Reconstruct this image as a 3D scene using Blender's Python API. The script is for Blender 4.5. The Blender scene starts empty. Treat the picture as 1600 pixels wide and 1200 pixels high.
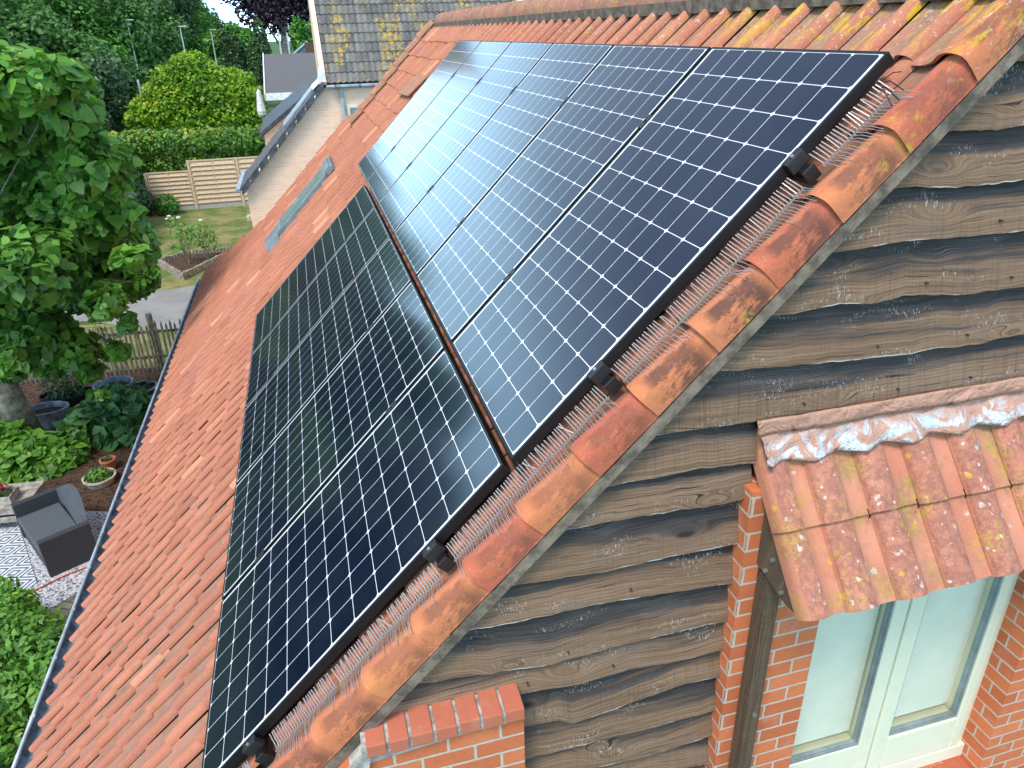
import bpy, math, random
import numpy as np
from math import radians, sin, cos, pi
from mathutils import Vector, Matrix, noise as mnoise

random.seed(7); RNG = np.random.default_rng(11)
scene = bpy.context.scene
COL = scene.collection
# ------------------------------------------------------------------ camera, world, sun, exposure
CAM = Vector((-0.51607, -2.01767, 1.28067))
YAW, PIT, ROL, FPX = 0.25444323, -0.44998718, -0.02835085, 1146.85
_cy, _sy, _cp, _sp, _cr, _sr = cos(YAW), sin(YAW), cos(PIT), sin(PIT), cos(ROL), sin(ROL)
FW = Vector((_sy*_cp, _cy*_cp, _sp)); _r = Vector((_cy, -_sy, 0)); _u = _r.cross(FW)
RT = _r*_cr + _u*_sr; UP = -_r*_sr + _u*_cr
cam = bpy.data.cameras.new('camera'); cam.sensor_width = 36; cam.lens = FPX/1600*36
cam.clip_start = 0.05; cam.clip_end = 3000
co = bpy.data.objects.new('camera', cam); COL.objects.link(co)
co.matrix_world = Matrix(((RT.x, UP.x, -FW.x, CAM.x), (RT.y, UP.y, -FW.y, CAM.y), (RT.z, UP.z, -FW.z, CAM.z), (0, 0, 0, 1)))
scene.camera = co
SUN_EL, SUN_AZ = 57, -138      # azimuth clockwise from +y
w = bpy.data.worlds.new('World'); scene.world = w; w.use_nodes = True
nt = w.node_tree; nt.nodes.clear()
def wn(t, **k):
    n = nt.nodes.new(t)
    for a, b in k.items(): setattr(n, a, b)
    return n
sky = wn('ShaderNodeTexSky', sky_type='NISHITA', sun_disc=False); sky.sun_elevation = radians(SUN_EL); sky.sun_rotation = radians(SUN_AZ)
sky.air_density = 1.2; sky.dust_density = 1.5
tc = wn('ShaderNodeTexCoord'); sep = wn('ShaderNodeSeparateXYZ'); nt.links.new(tc.outputs['Generated'], sep.inputs[0])
def wm(op, a, b=None):
    n = wn('ShaderNodeMath', operation=op)
    for i, v in enumerate((a, b)):
        if v is None: continue
        if isinstance(v, (int, float)): n.inputs[i].default_value = v
        else: nt.links.new(v, n.inputs[i])
    return n.outputs[0]
zz = wm('ADD', wm('MAXIMUM', sep.outputs[2], 0.0), 0.16)
cmb = wn('ShaderNodeCombineXYZ'); nt.links.new(wm('DIVIDE', sep.outputs[0], zz), cmb.inputs[0]); nt.links.new(wm('DIVIDE', sep.outputs[1], zz), cmb.inputs[1])
cn = wn('ShaderNodeTexNoise'); cn.inputs['Scale'].default_value = 0.55; cn.inputs['Detail'].default_value = 6; cn.inputs['Roughness'].default_value = .52
nt.links.new(cmb.outputs[0], cn.inputs['Vector'])
cr_ = wn('ShaderNodeValToRGB'); cr_.color_ramp.elements[0].position = .40; cr_.color_ramp.elements[1].position = .68
nt.links.new(cn.outputs[0], cr_.inputs[0])
hz = wn('ShaderNodeMapRange'); hz.inputs[1].default_value = 0.0; hz.inputs[2].default_value = 0.40; hz.inputs[3].default_value = .95; hz.inputs[4].default_value = 0.0
nt.links.new(sep.outputs[2], hz.inputs[0])
cf = wm('MINIMUM', wm('ADD', wm('MULTIPLY', cr_.outputs[0], .5), wm('ADD', hz.outputs[0], .16)), 1.0)
lo_ = wn('ShaderNodeMapRange', interpolation_type='SMOOTHSTEP'); lo_.inputs[1].default_value = 0.17; lo_.inputs[2].default_value = 0.42; nt.links.new(sep.outputs[2], lo_.inputs[0])
ccol = wn('ShaderNodeMix', data_type='RGBA'); ccol.inputs[6].default_value = (12., 19.5, 26., 1); ccol.inputs[7].default_value = (7.4, 9.5, 11.9, 1); nt.links.new(lo_.outputs[0], ccol.inputs[0])
cc = wn('ShaderNodeMix', data_type='RGBA'); nt.links.new(ccol.outputs[2], cc.inputs[7])
nt.links.new(cf, cc.inputs[0]); nt.links.new(sky.outputs[0], cc.inputs[6])
bg = wn('ShaderNodeBackground'); bg.inputs[1].default_value = 0.12; nt.links.new(cc.outputs[2], bg.inputs[0])
wo = wn('ShaderNodeOutputWorld'); nt.links.new(bg.outputs[0], wo.inputs[0])
sl = bpy.data.lights.new('sun', 'SUN'); sl.energy = 2.3; sl.angle = radians(17); sl.color = (1, .90, .78)
so = bpy.data.objects.new('sun', sl); COL.objects.link(so)
sd = Vector((sin(radians(SUN_AZ))*cos(radians(SUN_EL)), cos(radians(SUN_AZ))*cos(radians(SUN_EL)), sin(radians(SUN_EL))))
so.rotation_euler = sd.to_track_quat('Z', 'Y').to_euler(); so.location = (-20, -5, 30)
scene.view_settings.view_transform = 'Standard'; scene.view_settings.look = 'None'
scene.view_settings.exposure = 0.5; scene.view_settings.gamma = 1
scene.render.engine = 'CYCLES'
G = -5.5                                    # ground level (origin: lower near corner of the upper panel row)
def at(px, py, Y):                          # a point of the photograph at real distance Y
    d = FW + RT*((px-800)/FPX) - UP*((py-600)/FPX); return CAM + d*((Y-CAM.y)/d.y)
def gat(px, py, z=G):
    d = FW + RT*((px-800)/FPX) - UP*((py-600)/FPX); return CAM + d*((z-CAM.z)/d.z)

# ------------------------------------------------------------------ material helpers
class NT:
    def __init__(s, name):
        s.m = bpy.data.materials.new(name); s.m.use_nodes = True; s.t = s.m.node_tree; s.t.nodes.clear()
        s.out = s.n('ShaderNodeOutputMaterial'); s.b = s.n('ShaderNodeBsdfPrincipled'); s.t.links.new(s.b.outputs[0], s.out.inputs[0])
        s.tc = s.n('ShaderNodeTexCoord'); s.obj = s.tc.outputs['Object']
    def n(s, t, **k):
        n = s.t.nodes.new(t)
        for a, b in k.items(): setattr(n, a, b)
        return n
    def set(s, inp, v):
        if v is None: return
        if isinstance(v, bpy.types.NodeSocket): s.t.links.new(v, inp)
        elif isinstance(v, (tuple, list)) and inp.type == 'RGBA' and len(v) == 3: inp.default_value = (*v, 1)
        else: inp.default_value = v
    def math(s, op, a, b=None, c=None, clamp=False):
        n = s.n('ShaderNodeMath', operation=op); n.use_clamp = clamp
        for i, v in enumerate((a, b, c)):
            if v is not None: s.set(n.inputs[i], v)
        return n.outputs[0]
    def noise(s, scale, detail=4, rough=.55, vec=None, dist=0., col=False):
        n = s.n('ShaderNodeTexNoise'); n.inputs['Scale'].default_value = scale; n.inputs['Detail'].default_value = detail
        n.inputs['Roughness'].default_value = rough; n.inputs['Distortion'].default_value = dist
        s.set(n.inputs['Vector'], vec if vec is not None else s.obj); return n.outputs[1 if col else 0]
    def voro(s, scale, vec=None, feature='F1', rnd=1.):
        n = s.n('ShaderNodeTexVoronoi', feature=feature); n.inputs['Scale'].default_value = scale; n.inputs['Randomness'].default_value = rnd
        s.set(n.inputs['Vector'], vec if vec is not None else s.obj); return n
    def map(s, v, sc=(1, 1, 1), loc=(0, 0, 0), rot=(0, 0, 0)):
        n = s.n('ShaderNodeMapping'); n.inputs['Scale'].default_value = sc; n.inputs['Location'].default_value = loc; n.inputs['Rotation'].default_value = rot
        s.set(n.inputs[0], v); return n.outputs[0]
    def step(s, v, lo, hi):
        n = s.n('ShaderNodeMapRange', interpolation_type='SMOOTHSTEP'); s.set(n.inputs[0], v); s.set(n.inputs[1], lo); s.set(n.inputs[2], hi); return n.outputs[0]
    def mix(s, f, a, b, mode='MIX'):
        n = s.n('ShaderNodeMix', data_type='RGBA', blend_type=mode); s.set(n.inputs[0], f); s.set(n.inputs[6], a); s.set(n.inputs[7], b); return n.outputs[2]
    def attr(s, name):
        n = s.n('ShaderNodeAttribute', attribute_name=name); return n
    def sep(s, v):
        n = s.n('ShaderNodeSeparateXYZ'); s.set(n.inputs[0], v); return n.outputs
    def comb(s, x=0., y=0., z=0.):
        n = s.n('ShaderNodeCombineXYZ'); s.set(n.inputs[0], x); s.set(n.inputs[1], y); s.set(n.inputs[2], z); return n.outputs[0]
    def rand(s): return s.n('ShaderNodeObjectInfo').outputs['Random']
    def bump(s, h, strength=.3, dist=.01):
        n = s.n('ShaderNodeBump'); n.inputs['Strength'].default_value = strength; n.inputs['Distance'].default_value = dist; s.set(n.inputs['Height'], h)
        s.t.links.new(n.outputs[0], s.b.inputs['Normal'])
    def fin(s, col=None, rough=None, metal=None, spec=None, **k):
        if col is not None: s.set(s.b.inputs['Base Color'], col)
        if rough is not None: s.set(s.b.inputs['Roughness'], rough)
        if metal is not None: s.set(s.b.inputs['Metallic'], metal)
        if spec is not None: s.set(s.b.inputs['Specular IOR Level'], spec)
        for a, b in k.items(): s.set(s.b.inputs[a], b)
        return s.m
def simple(name, col, rough=.6, metal=0, var=.15, scale=8, bump=.15, bd=.004, spec=None):
    s = NT(name); n = s.noise(scale, 6, .6); c2 = tuple(max(0, c*(1-var*1.6)) for c in col); c1 = tuple(min(1, c*(1+var)) for c in col)
    s.bump(s.noise(scale*6, 4, .6), bump, bd)
    return s.fin(s.mix(s.step(n, .3, .7), c2, c1), rough, metal, spec)

def terracotta(name, base=(.50, .175, .095), alt=(.36, .115, .07), lichen=.0, white=.0, smudge=False, dirt=.35, tonevar=True, pan=False, wear=False):
    s = NT(name); P = s.n('ShaderNodeNewGeometry').outputs['Position']
    c = s.mix(s.step(s.noise(3.0, 5, .6, P), .3, .72), base, alt)
    wv = None
    if wear:
        wv = s.attr('tone').outputs['Fac']; wn2 = s.math('MULTIPLY', s.step(wv, .25, .7), s.step(s.noise(30, 7, .8, P), .34, .60)); c = s.mix(s.math('MULTIPLY', wn2, .9), c, s.mix(s.noise(9, 4, .6, P), (.20, .075, .055), (.36, .15, .11)))
        gr = s.math('MULTIPLY', s.step(wv, .7, .2), s.step(s.noise(3.5, 5, .7, P), .52, .68)); c = s.mix(s.math('MULTIPLY', gr, .6), c, (.22, .17, .08))
    elif tonevar:
        t = s.attr('tone').outputs['Fac']
        c = s.mix(s.math('MULTIPLY', t, .75), c, tuple(x*.60 for x in alt))
        c = s.mix(s.step(t, .0, .12), tuple(min(1, x*1.15) for x in (base[0], base[1]*1.12, base[2]*1.1)), c)
    if smudge:
        r = s.rand(); c = s.mix(s.step(s.math('FRACT', s.math('MULTIPLY', r, 7.3)), .35, .55), s.mix(.45, c, (.44, .10, .06)), s.mix(.6, c, (.60, .215, .085)))
    c = s.mix(s.math('MULTIPLY', s.step(s.noise(22, 6, .7, P), .50, .75), dirt), c, (.20, .10, .075))
    c = s.mix(s.math('MULTIPLY', s.step(s.noise(130, 3, .6, P), .56, .70), .45), c, (.56, .33, .25))
    if pan:                                # grime that gathers in the pans
        pz = s.sep(s.obj)[2]
        c = s.mix(s.math('MULTIPLY', s.math('MULTIPLY', s.step(pz, -.110, -.126), .85), s.step(s.noise(9, 6, .7, P), .25, .60)), c, s.mix(s.step(s.noise(4, 4, .6, P), .4, .65), (.33, .20, .145), (.20, .15, .10)))
        big = s.step(s.noise(1.3, 5, .6, s.map(P, (1.6, .7, 1.6))), .50, .68); c = s.mix(s.math('MULTIPLY', big, .2), c, (.30, .17, .15))
        ly = s.math('MULTIPLY', s.step(s.noise(2.2, 3, .5, P), .60, .68), s.step(s.noise(34, 5, .75, P), .60, .68)); c = s.mix(ly, c, (.50, .34, .04))
        mo_ = s.math('MULTIPLY', s.step(pz, -.118, -.128), s.step(s.noise(17, 6, .75, P), .60, .68)); c = s.mix(s.math('MULTIPLY', mo_, .7), c, (.09, .085, .04))
        wb = s.math('MULTIPLY', s.step(s.noise(42, 5, .8, P), .66, .72), s.step(pz, -.100, -.120)); c = s.mix(s.math('MULTIPLY', wb, .6), c, (.55, .47, .42))
    if smudge:
        o = s.sep(s.obj); n1 = s.noise(24, 6, .75, s.map(s.obj, (.55, 1.2, 1)))
        yy = s.math('ADD', o[1], s.math('MULTIPLY', s.math('SUBTRACT', n1, .5), .09))
        band = s.math('MULTIPLY', s.step(yy, -.204, -.190), s.step(yy, -.140, -.170))
        xx = s.math('MULTIPLY', s.step(o[0], .015, .07), s.step(o[0], .265, .20))
        rr = s.math('MULTIPLY', s.math('ADD', .45, s.math('MULTIPLY', s.rand(), .5)), s.step(s.noise(38, 5, .75), .22, .48))
        c = s.mix(s.math('MULTIPLY', s.math('MULTIPLY', band, xx), rr), c, (.10, .046, .035))
        c = s.mix(s.math('MULTIPLY', s.step(yy, -.16, -.11), .35), c, (.50, .20, .14))
        c = s.mix(s.math('MULTIPLY', s.math('MULTIPLY', s.step(yy, -.09, -.05), s.step(s.noise(14, 5, .7, P), .35, .55)), .75), c, (.24, .17, .115))
    if lichen > 0:
        m = s.step(s.noise(7, 3, .6, P), .62-lichen*.25, .70-lichen*.25); m2 = s.step(s.noise(45, 5, .75, P), .47, .60)
        f = s.math('MULTIPLY', m, m2)
        if lichen < .5: f = s.math('MULTIPLY', f, s.step(s.sep(P)[2], -2.5, 1.3))
        c = s.mix(f, c, s.mix(s.noise(30, 2, .5, P), (.55, .36, .02), (.36, .27, .05)))
    if lichen > 0 and not white:
        pp_ = s.sep(P); st = s.noise(1, 5, .72, s.map(P, (6, 26, 6)))
        m3 = s.math('MULTIPLY', s.step(st, .50, .58), s.math('MULTIPLY', s.step(pp_[2], 1.12, 1.30), s.step(pp_[1], 2.6, .2)))
        c = s.mix(s.math('MULTIPLY', m3, s.step(s.noise(40, 4, .7, P), .32, .5)), c, (.56, .36, .02))
        m4 = s.math('MULTIPLY', s.step(s.noise(55, 4, .7, P), .58, .66), s.step(pp_[2], 1.0, 1.35)); c = s.mix(s.math('MULTIPLY', m4, .7), c, (.55, .52, .48))
    if white > 0:
        Pd = s.math('ADD', 0, 0)
        d = s.n('ShaderNodeVectorMath', operation='ADD'); s.set(d.inputs[0], P); q = s.n('ShaderNodeVectorMath', operation='SCALE'); s.set(q.inputs[0], s.noise(60, 3, .6, P, col=True)); q.inputs[3].default_value = .026; s.t.links.new(q.outputs[0], d.inputs[1])
        v = s.voro(52, d.outputs[0]); sz = s.math('MULTIPLY', s.sep(v.outputs['Color'])[0], .46)
        rim = s.math('MULTIPLY', s.step(v.outputs['Distance'], sz, s.math('SUBTRACT', sz, .08)), s.step(s.sep(v.outputs['Color'])[1], .62, .66))
        rim = s.math('MULTIPLY', rim, s.math('MULTIPLY', s.step(s.noise(5, 3, .6, P), .43, .55), s.math('MULTIPLY', s.step(wv, .3, .7), s.step(s.noise(150, 4, .8, P), .36, .52))))
        c = s.mix(s.math('MULTIPLY', rim, white), c, (.58, .56, .50))
        v2 = s.voro(24, d.outputs[0]); f2 = s.math('MULTIPLY', s.math('MULTIPLY', s.step(v2.outputs['Distance'], .34, .16), s.step(s.noise(120, 4, .8, P), .34, .55)), s.step(s.sep(v2.outputs['Color'])[2], .80, .83))
        c = s.mix(s.math('MULTIPLY', f2, white), c, s.mix(s.step(s.sep(v2.outputs['Color'])[0], .45, .5), (.60, .40, .03), (.55, .55, .50)))
    s.bump(s.math('ADD', s.noise(60, 6, .7, P), s.math('MULTIPLY', s.noise(9, 3, .5, P), .8)), .45, .006)
    return s.fin(c, .82, spec=.35)

M = {}
M['tile'] = terracotta('terracotta_roof_tile', base=(.55, .22, .13), alt=(.47, .165, .10), lichen=.18, pan=True)
M['verge'] = terracotta('terracotta_verge_tile', base=(.58, .17, .075), alt=(.48, .125, .06), lichen=.02, smudge=True, dirt=.4, tonevar=False)
M['ridge'] = terracotta('weathered_ridge_tile', base=(.40, .17, .11), alt=(.28, .14, .10), lichen=.35, dirt=.7, tonevar=False)
M['canopyt'] = terracotta('lichened_canopy_tile', base=(.57, .25, .155), alt=(.48, .18, .11), lichen=.40, white=.85, dirt=.35, wear=True)
M['sill'] = terracotta('terracotta_sill', base=(.45, .13, .07), alt=(.38, .11, .06), tonevar=False, dirt=.2)

def brick_mat(name, c1, c2, mort, bw=.19, rh=.0757, mo=.0055, z0=0., x0=0., lichen=False, bump=.6):
    s = NT(name); o = s.sep(s.obj); v = s.comb(s.math('ADD', s.math('ADD', o[0], o[1]), x0), s.math('ADD', o[2], z0), 0.)
    b = s.n('ShaderNodeTexBrick'); b.offset = .5; b.inputs['Scale'].default_value = 1
    b.inputs['Brick Width'].default_value = bw; b.inputs['Row Height'].default_value = rh; b.inputs['Mortar Size'].default_value = mo
    b.inputs['Mortar Smooth'].default_value = .15; b.inputs['Bias'].default_value = -.1
    d = s.n('ShaderNodeVectorMath', operation='ADD'); s.set(d.inputs[0], v); q = s.n('ShaderNodeVectorMath', operation='SCALE'); s.set(q.inputs[0], s.noise(45, 3, .6, col=True)); q.inputs[3].default_value = .005; s.t.links.new(q.outputs[0], d.inputs[1])
    s.t.links.new(d.outputs[0], b.inputs['Vector']); s.set(b.inputs['Color1'], c1); s.set(b.inputs['Color2'], c2); s.set(b.inputs['Mortar'], mort)
    c = s.mix(s.math('MULTIPLY', s.step(s.noise(35, 5, .7), .45, .8), .28), b.outputs[0], tuple(x*.5 for x in c1))
    c = s.mix(s.math('MULTIPLY', s.step(s.noise(8, 4, .7), .52, .8), .22), c, (.6, .5, .42))
    s.bump(s.math('SUBTRACT', s.math('MULTIPLY', s.noise(90, 4, .6), .25), b.outputs['Fac']), bump, .007)
    return s.fin(c, .85, spec=.3)
M['brick'] = brick_mat('orange_brick', (.64, .185, .072), (.47, .115, .045), (.50, .45, .38), z0=.484+.0757*40, x0=.78-.80+.0)
M['nbrick'] = brick_mat('pale_brick', (.90, .60, .43), (.82, .50, .35), (.84, .65, .50), bw=.2, rh=.075, mo=.010, bump=.2)
M['mortar'] = simple('mortar', (.42, .40, .36), .95, var=.3, scale=30, bump=.5)
M['cop'] = brick_mat('coping_brick', (.50, .155, .09), (.44, .13, .075), (.5, .15, .09), bw=5, rh=5, mo=.0)

def wood_mat(name, brown, dark, edge_dark=True, white=.6):
    s = NT(name); uv = s.n('ShaderNodeUVMap').outputs[0]; u = s.sep(uv); r = s.rand()
    off = s.comb(s.math('MULTIPLY', r, 37.), s.math('MULTIPLY', r, 11.), r)
    ad = s.n('ShaderNodeVectorMath', operation='ADD'); s.set(ad.inputs[0], uv); s.set(ad.inputs[1], off); V = ad.outputs[0]
    # grain bent around knots
    kn = s.voro(1.6, s.map(V, (1.5, 5., 1))); kd = kn.outputs['Distance']
    warp = s.math('MULTIPLY', s.step(kd, .42, .0), .06)
    sv = s.sep(V); V2 = s.comb(sv[0], s.math('ADD', sv[1], s.math('ADD', warp, s.math('MULTIPLY', s.noise(2.2, 3, .5, V), .045))), sv[2])
    g = s.noise(1, 6, .65, s.map(V2, (2.2, 95, 1)))
    rings = s.n('ShaderNodeTexWave', wave_type='BANDS', bands_direction='Y'); s.set(rings.inputs[0], s.map(V2, (1, 26, 1))); rings.inputs['Scale'].default_value = 1.; rings.inputs['Distortion'].default_value = 1.2; rings.inputs['Detail'].default_value = 3
    saw = s.noise(1, 3, .6, s.map(V, (190, 3.5, 1)))
    blotch = s.noise(1, 5, .62, s.map(V, (2.4, 9, 1)))
    c = s.mix(s.step(g, .32, .68), tuple(x*.62 for x in brown), tuple(min(1, x*1.2) for x in brown))
    c = s.mix(s.math('MULTIPLY', s.step(rings.outputs[0], .55, .95), .38), c, tuple(x*.45 for x in brown))
    c = s.mix(s.math('MULTIPLY', s.step(saw, .50, .66), s.math('ADD', .12, s.math('MULTIPLY', s.math('FRACT', s.math('MULTIPLY', r, 5.7)), .5))), c, tuple(x*.38 for x in brown))
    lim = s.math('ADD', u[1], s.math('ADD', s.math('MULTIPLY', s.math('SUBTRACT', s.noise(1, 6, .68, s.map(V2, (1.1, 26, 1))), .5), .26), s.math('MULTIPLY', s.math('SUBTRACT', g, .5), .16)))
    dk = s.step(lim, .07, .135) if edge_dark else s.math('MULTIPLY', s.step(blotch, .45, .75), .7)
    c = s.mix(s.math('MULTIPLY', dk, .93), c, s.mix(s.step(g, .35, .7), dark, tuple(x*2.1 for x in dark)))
    knot = s.math('MULTIPLY', s.step(kd, .13, .06), s.step(s.sep(kn.outputs['Color'])[0], .45, .5))
    c = s.mix(s.math('MULTIPLY', knot, .9), c, (.018, .017, .018))
    wf = s.math('MULTIPLY', s.step(s.noise(1, 5, .8, s.map(V, (150, 60, 1))), .55, .63), s.step(s.noise(1, 4, .6, s.map(V, (4.2, 13, 1))), .54, .64))
    if edge_dark: wf = s.math('MAXIMUM', wf, s.math('MULTIPLY', s.step(u[1], .0055, .002), s.step(s.noise(1, 4, .7, s.map(V, (5, 3, 1))), .50, .62)))
    crk = s.math('MULTIPLY', s.step(s.noise(1, 3, .5, s.map(V2, (3.5, 170, 1), (3, 5, 2))), .36, .31), .85); c = s.mix(crk, c, (.012, .011, .011))
    c = s.mix(s.math('MULTIPLY', wf, white), c, (.50, .47, .44))
    line = s.math('MULTIPLY', s.step(s.math('ABSOLUTE', s.math('SUBTRACT', rings.outputs[0], .5)), .05, .012), s.step(s.noise(1, 2, .5, s.map(V, (2.6, 7, 1), (4, 2, 1))), .56, .66))
    c = s.mix(s.math('MULTIPLY', line, white), c, (.46, .44, .42))
    s.bump(s.math('ADD', g, s.math('MULTIPLY', saw, .5)), .6, .004)
    return s.fin(c, .8, spec=.25)
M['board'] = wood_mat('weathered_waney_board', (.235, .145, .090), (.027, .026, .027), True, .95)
M['post'] = wood_mat('stained_post_wood', (.13, .085, .055), (.05, .04, .032), False, .15)
M['fencewood'] = simple('treated_fence_wood', (.60, .44, .29), .8, var=.10, scale=12)
M['picket'] = simple('weathered_chestnut', (.19, .155, .115), .9, var=.35, scale=9)
M['strip'] = simple('mossy_fibre_strip', (.19, .148, .11), .95, var=.35, scale=18, bump=.8)
M['logs'] = simple('grey_palisade_log', (.33, .29, .23), .9, var=.3, scale=9)

def panel_mat():
    s = NT('solar_cells_under_glass'); o = s.sep(s.obj)
    pu, pv = .1255, .1283
    cu = s.math('DIVIDE', s.math('SUBTRACT', o[1], (1.046-8*pu)/2), pu); cv = s.math('DIVIDE', s.math('SUBTRACT', o[0], (1.69-13*pv)/2), pv)
    fu = s.math('ABSOLUTE', s.math('SUBTRACT', s.math('FRACT', s.math('ADD', cu, 20)), .5)); fv = s.math('ABSOLUTE', s.math('SUBTRACT', s.math('FRACT', s.math('ADD', cv, 20)), .5))
    g1 = s.math('GREATER_THAN', fu, .5-.0100); g2 = s.math('GREATER_THAN', fv, .5-.0105); g3 = s.math('GREATER_THAN', s.math('ADD', fu, fv), 1-.088)
    e = s.math('MAXIMUM', s.math('GREATER_THAN', s.math('ABSOLUTE', s.math('SUBTRACT', cu, 4)), 4.-.004), s.math('GREATER_THAN', s.math('ABSOLUTE', s.math('SUBTRACT', cv, 6.5)), 6.5-.004))
    wt = s.math('MAXIMUM', s.math('MAXIMUM', g1, g2), s.math('MAXIMUM', g3, e))
    cell = s.comb(s.math('FLOOR', cu), s.math('FLOOR', cv), s.rand()); wn_ = s.n('ShaderNodeTexWhiteNoise'); s.set(wn_.inputs[0], cell)
    base = s.mix(wn_.outputs[0], (.0035, .0065, .022), (.0075, .011, .028))
    c = s.mix(wt, base, (.78, .80, .84))
    P = s.n('ShaderNodeNewGeometry').outputs['Position']
    du = s.math('MULTIPLY', s.step(s.noise(420, 2, .5, P), .73, .77), s.step(s.noise(3, 4, .6, P), .45, .6)); c = s.mix(s.math('MULTIPLY', du, .3), c, (.45, .44, .40))
    film = s.math('MULTIPLY', s.step(s.noise(5, 5, .65, P), .35, .8), .014); c = s.mix(film, c, (.4, .45, .5))
    s.bump(s.noise(2.2, 2, .5, P), .015, .02)
    return s.fin(c, .12, spec=.5, IOR=1.62)
M['cells'] = panel_mat()
M['black'] = simple('black_anodised_aluminium', (.012, .012, .014), .42, .3, var=.1, bump=.03)
M['blackplastic'] = simple('black_plastic', (.016, .016, .017), .5, var=.2, bump=.1)
M['zinc'] = simple('grey_zinc', (.36, .43, .49), .45, .3, var=.2, scale=6, bump=.05)
M['zincdark'] = simple('dark_zinc', (.17, .215, .26), .6, .3, var=.4, scale=12, bump=.2)  # darker, more mottled zinc for the gutter trough
M['rwframe'] = simple('dull_lead_grey', (.20, .25, .27), .6, .2, var=.2)
M['rwpane'] = simple('greenish_roof_glass', (.24, .31, .29), .15, 0, var=.1, bump=0)
M['steel'] = simple('galvanised_bolt', (.45, .45, .45), .4, .8)
def spike():
    s = NT('clear_spike_plastic'); return s.fin((.54, .51, .50), .25, spec=.7, **{'Transmission Weight': .5, 'IOR': 1.45})
M['spike'] = spike()
M['render'] = simple('white_render', (.72, .71, .66), .8)
M['slate'] = simple('dark_slate', (.065, .078, .095), .6, var=.35, scale=7, bump=.2)
M['membrane'] = simple('dark_blue_membrane', (.012, .016, .035), .5)
def frame_mat():
    s = NT('pale_green_window_paint'); n = s.noise(14, 6, .7)
    return s.fin(s.mix(s.math('MULTIPLY', s.step(n, .48, .78), .35), (.72, .73, .56), (.54, .53, .40)), .38, spec=.5)
M['frame'] = frame_mat()
M['gasket'] = simple('grey_glazing_gasket', (.22, .27, .27), .5)
def foil():
    s = NT('lead_foil_flashing'); P = s.obj; n = s.noise(9, 5, .6, dist=1.2)
    f = s.step(n, .46, .56); o = s.sep(s.n('ShaderNodeUVMap').outputs[0]); f = s.math('MULTIPLY', f, s.step(s.math('ADD', o[1], s.math('MULTIPLY', s.noise(7, 5, .6), .8)), .80, 1.20))
    c = s.mix(f, (.47, .25, .175), (.62, .63, .65)); c = s.mix(s.math('MULTIPLY', s.step(s.noise(30, 5, .7), .55, .75), .4), c, (.25, .15, .1))
    s.bump(s.math('ADD', s.noise(14, 4, .6, dist=1.5), s.math('MULTIPLY', s.noise(45, 4, .6), .3)), .9, .02)
    return s.fin(c, s.mix(f, (.6, .6, .6), (.30, .30, .30)), s.math('MULTIPLY', f, .6))
M['foil'] = foil()
def glass():
    s = NT('window_glass'); return s.fin((.74, .80, .80), .03, spec=1.0, IOR=1.9)
def clear_mat():
    s = NT('window_glass'); t = s.n('ShaderNodeBsdfTransparent'); t.inputs[0].default_value = (.97, .985, .965, 1); g = s.n('ShaderNodeBsdfGlossy'); g.inputs['Roughness'].default_value = .02
    f = s.n('ShaderNodeFresnel'); f.inputs[0].default_value = 1.6; bf = s.math('MULTIPLY', f.outputs[0], s.math('SUBTRACT', 1., s.n('ShaderNodeNewGeometry').outputs['Backfacing'])); mx = s.n('ShaderNodeMixShader'); s.t.links.new(bf, mx.inputs[0]); s.t.links.new(t.outputs[0], mx.inputs[1]); s.t.links.new(g.outputs[0], mx.inputs[2]); s.t.links.new(mx.outputs[0], s.out.inputs[0]); return s.m
M['clear'] = clear_mat()
M['blind'] = simple('white_blind', (.86, .83, .73), .8, var=.03)
def pane_mat():                 # double glazing in front of a white blind
    s = NT('glazing_over_white_blind'); n = s.noise(1.1, 2, .4, s.map(s.obj, (2, 1, .5)))
    c = s.mix(s.step(n, .3, .7), (.62, .66, .66), (.72, .75, .74)); 
    return s.fin(c, .5, spec=.5, **{'Coat Weight': 1., 'Coat Roughness': .02, 'Coat IOR': 1.6})
M['pane'] = pane_mat()
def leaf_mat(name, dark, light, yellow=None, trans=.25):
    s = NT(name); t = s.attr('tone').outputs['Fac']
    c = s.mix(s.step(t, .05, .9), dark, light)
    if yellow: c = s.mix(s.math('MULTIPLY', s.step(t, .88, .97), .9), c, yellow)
    s.fin(c, .45, spec=.4)
    tr = s.n('ShaderNodeBsdfTranslucent'); s.set(tr.inputs[0], s.mix(.5, c, light)); mx = s.n('ShaderNodeMixShader'); mx.inputs[0].default_value = trans
    s.t.links.new(s.b.outputs[0], mx.inputs[1]); s.t.links.new(tr.outputs[0], mx.inputs[2]); s.t.links.new(mx.outputs[0], s.out.inputs[0])
    return s.m
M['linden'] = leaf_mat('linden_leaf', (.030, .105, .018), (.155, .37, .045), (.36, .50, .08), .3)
M['laurel'] = leaf_mat('laurel_leaf', (.045, .14, .018), (.16, .33, .03), (.34, .36, .05), .25)
M['darkleaf'] = leaf_mat('dark_hedge_leaf', (.020, .055, .014), (.055, .13, .025), None, .15)
M['woodleaf'] = leaf_mat('woodland_leaf', (.035, .10, .022), (.10, .23, .045), None, .2)
M['woodleaf2'] = leaf_mat('fresh_woodland_leaf', (.05, .17, .025), (.15, .36, .055), None, .25)
M['limetree'] = leaf_mat('yellow_green_leaf', (.06, .19, .012), (.27, .46, .022), (.48, .50, .05), .3)
M['greyleaf'] = leaf_mat('grey_green_leaf', (.035, .085, .03), (.09, .17, .06), None, .2)
M['purple'] = leaf_mat('copper_beech_leaf', (.014, .008, .014), (.045, .022, .035), None, .1)
M['rhubarb'] = leaf_mat('broad_vegetable_leaf', (.035, .11, .04), (.08, .22, .07), None, .2)
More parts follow.
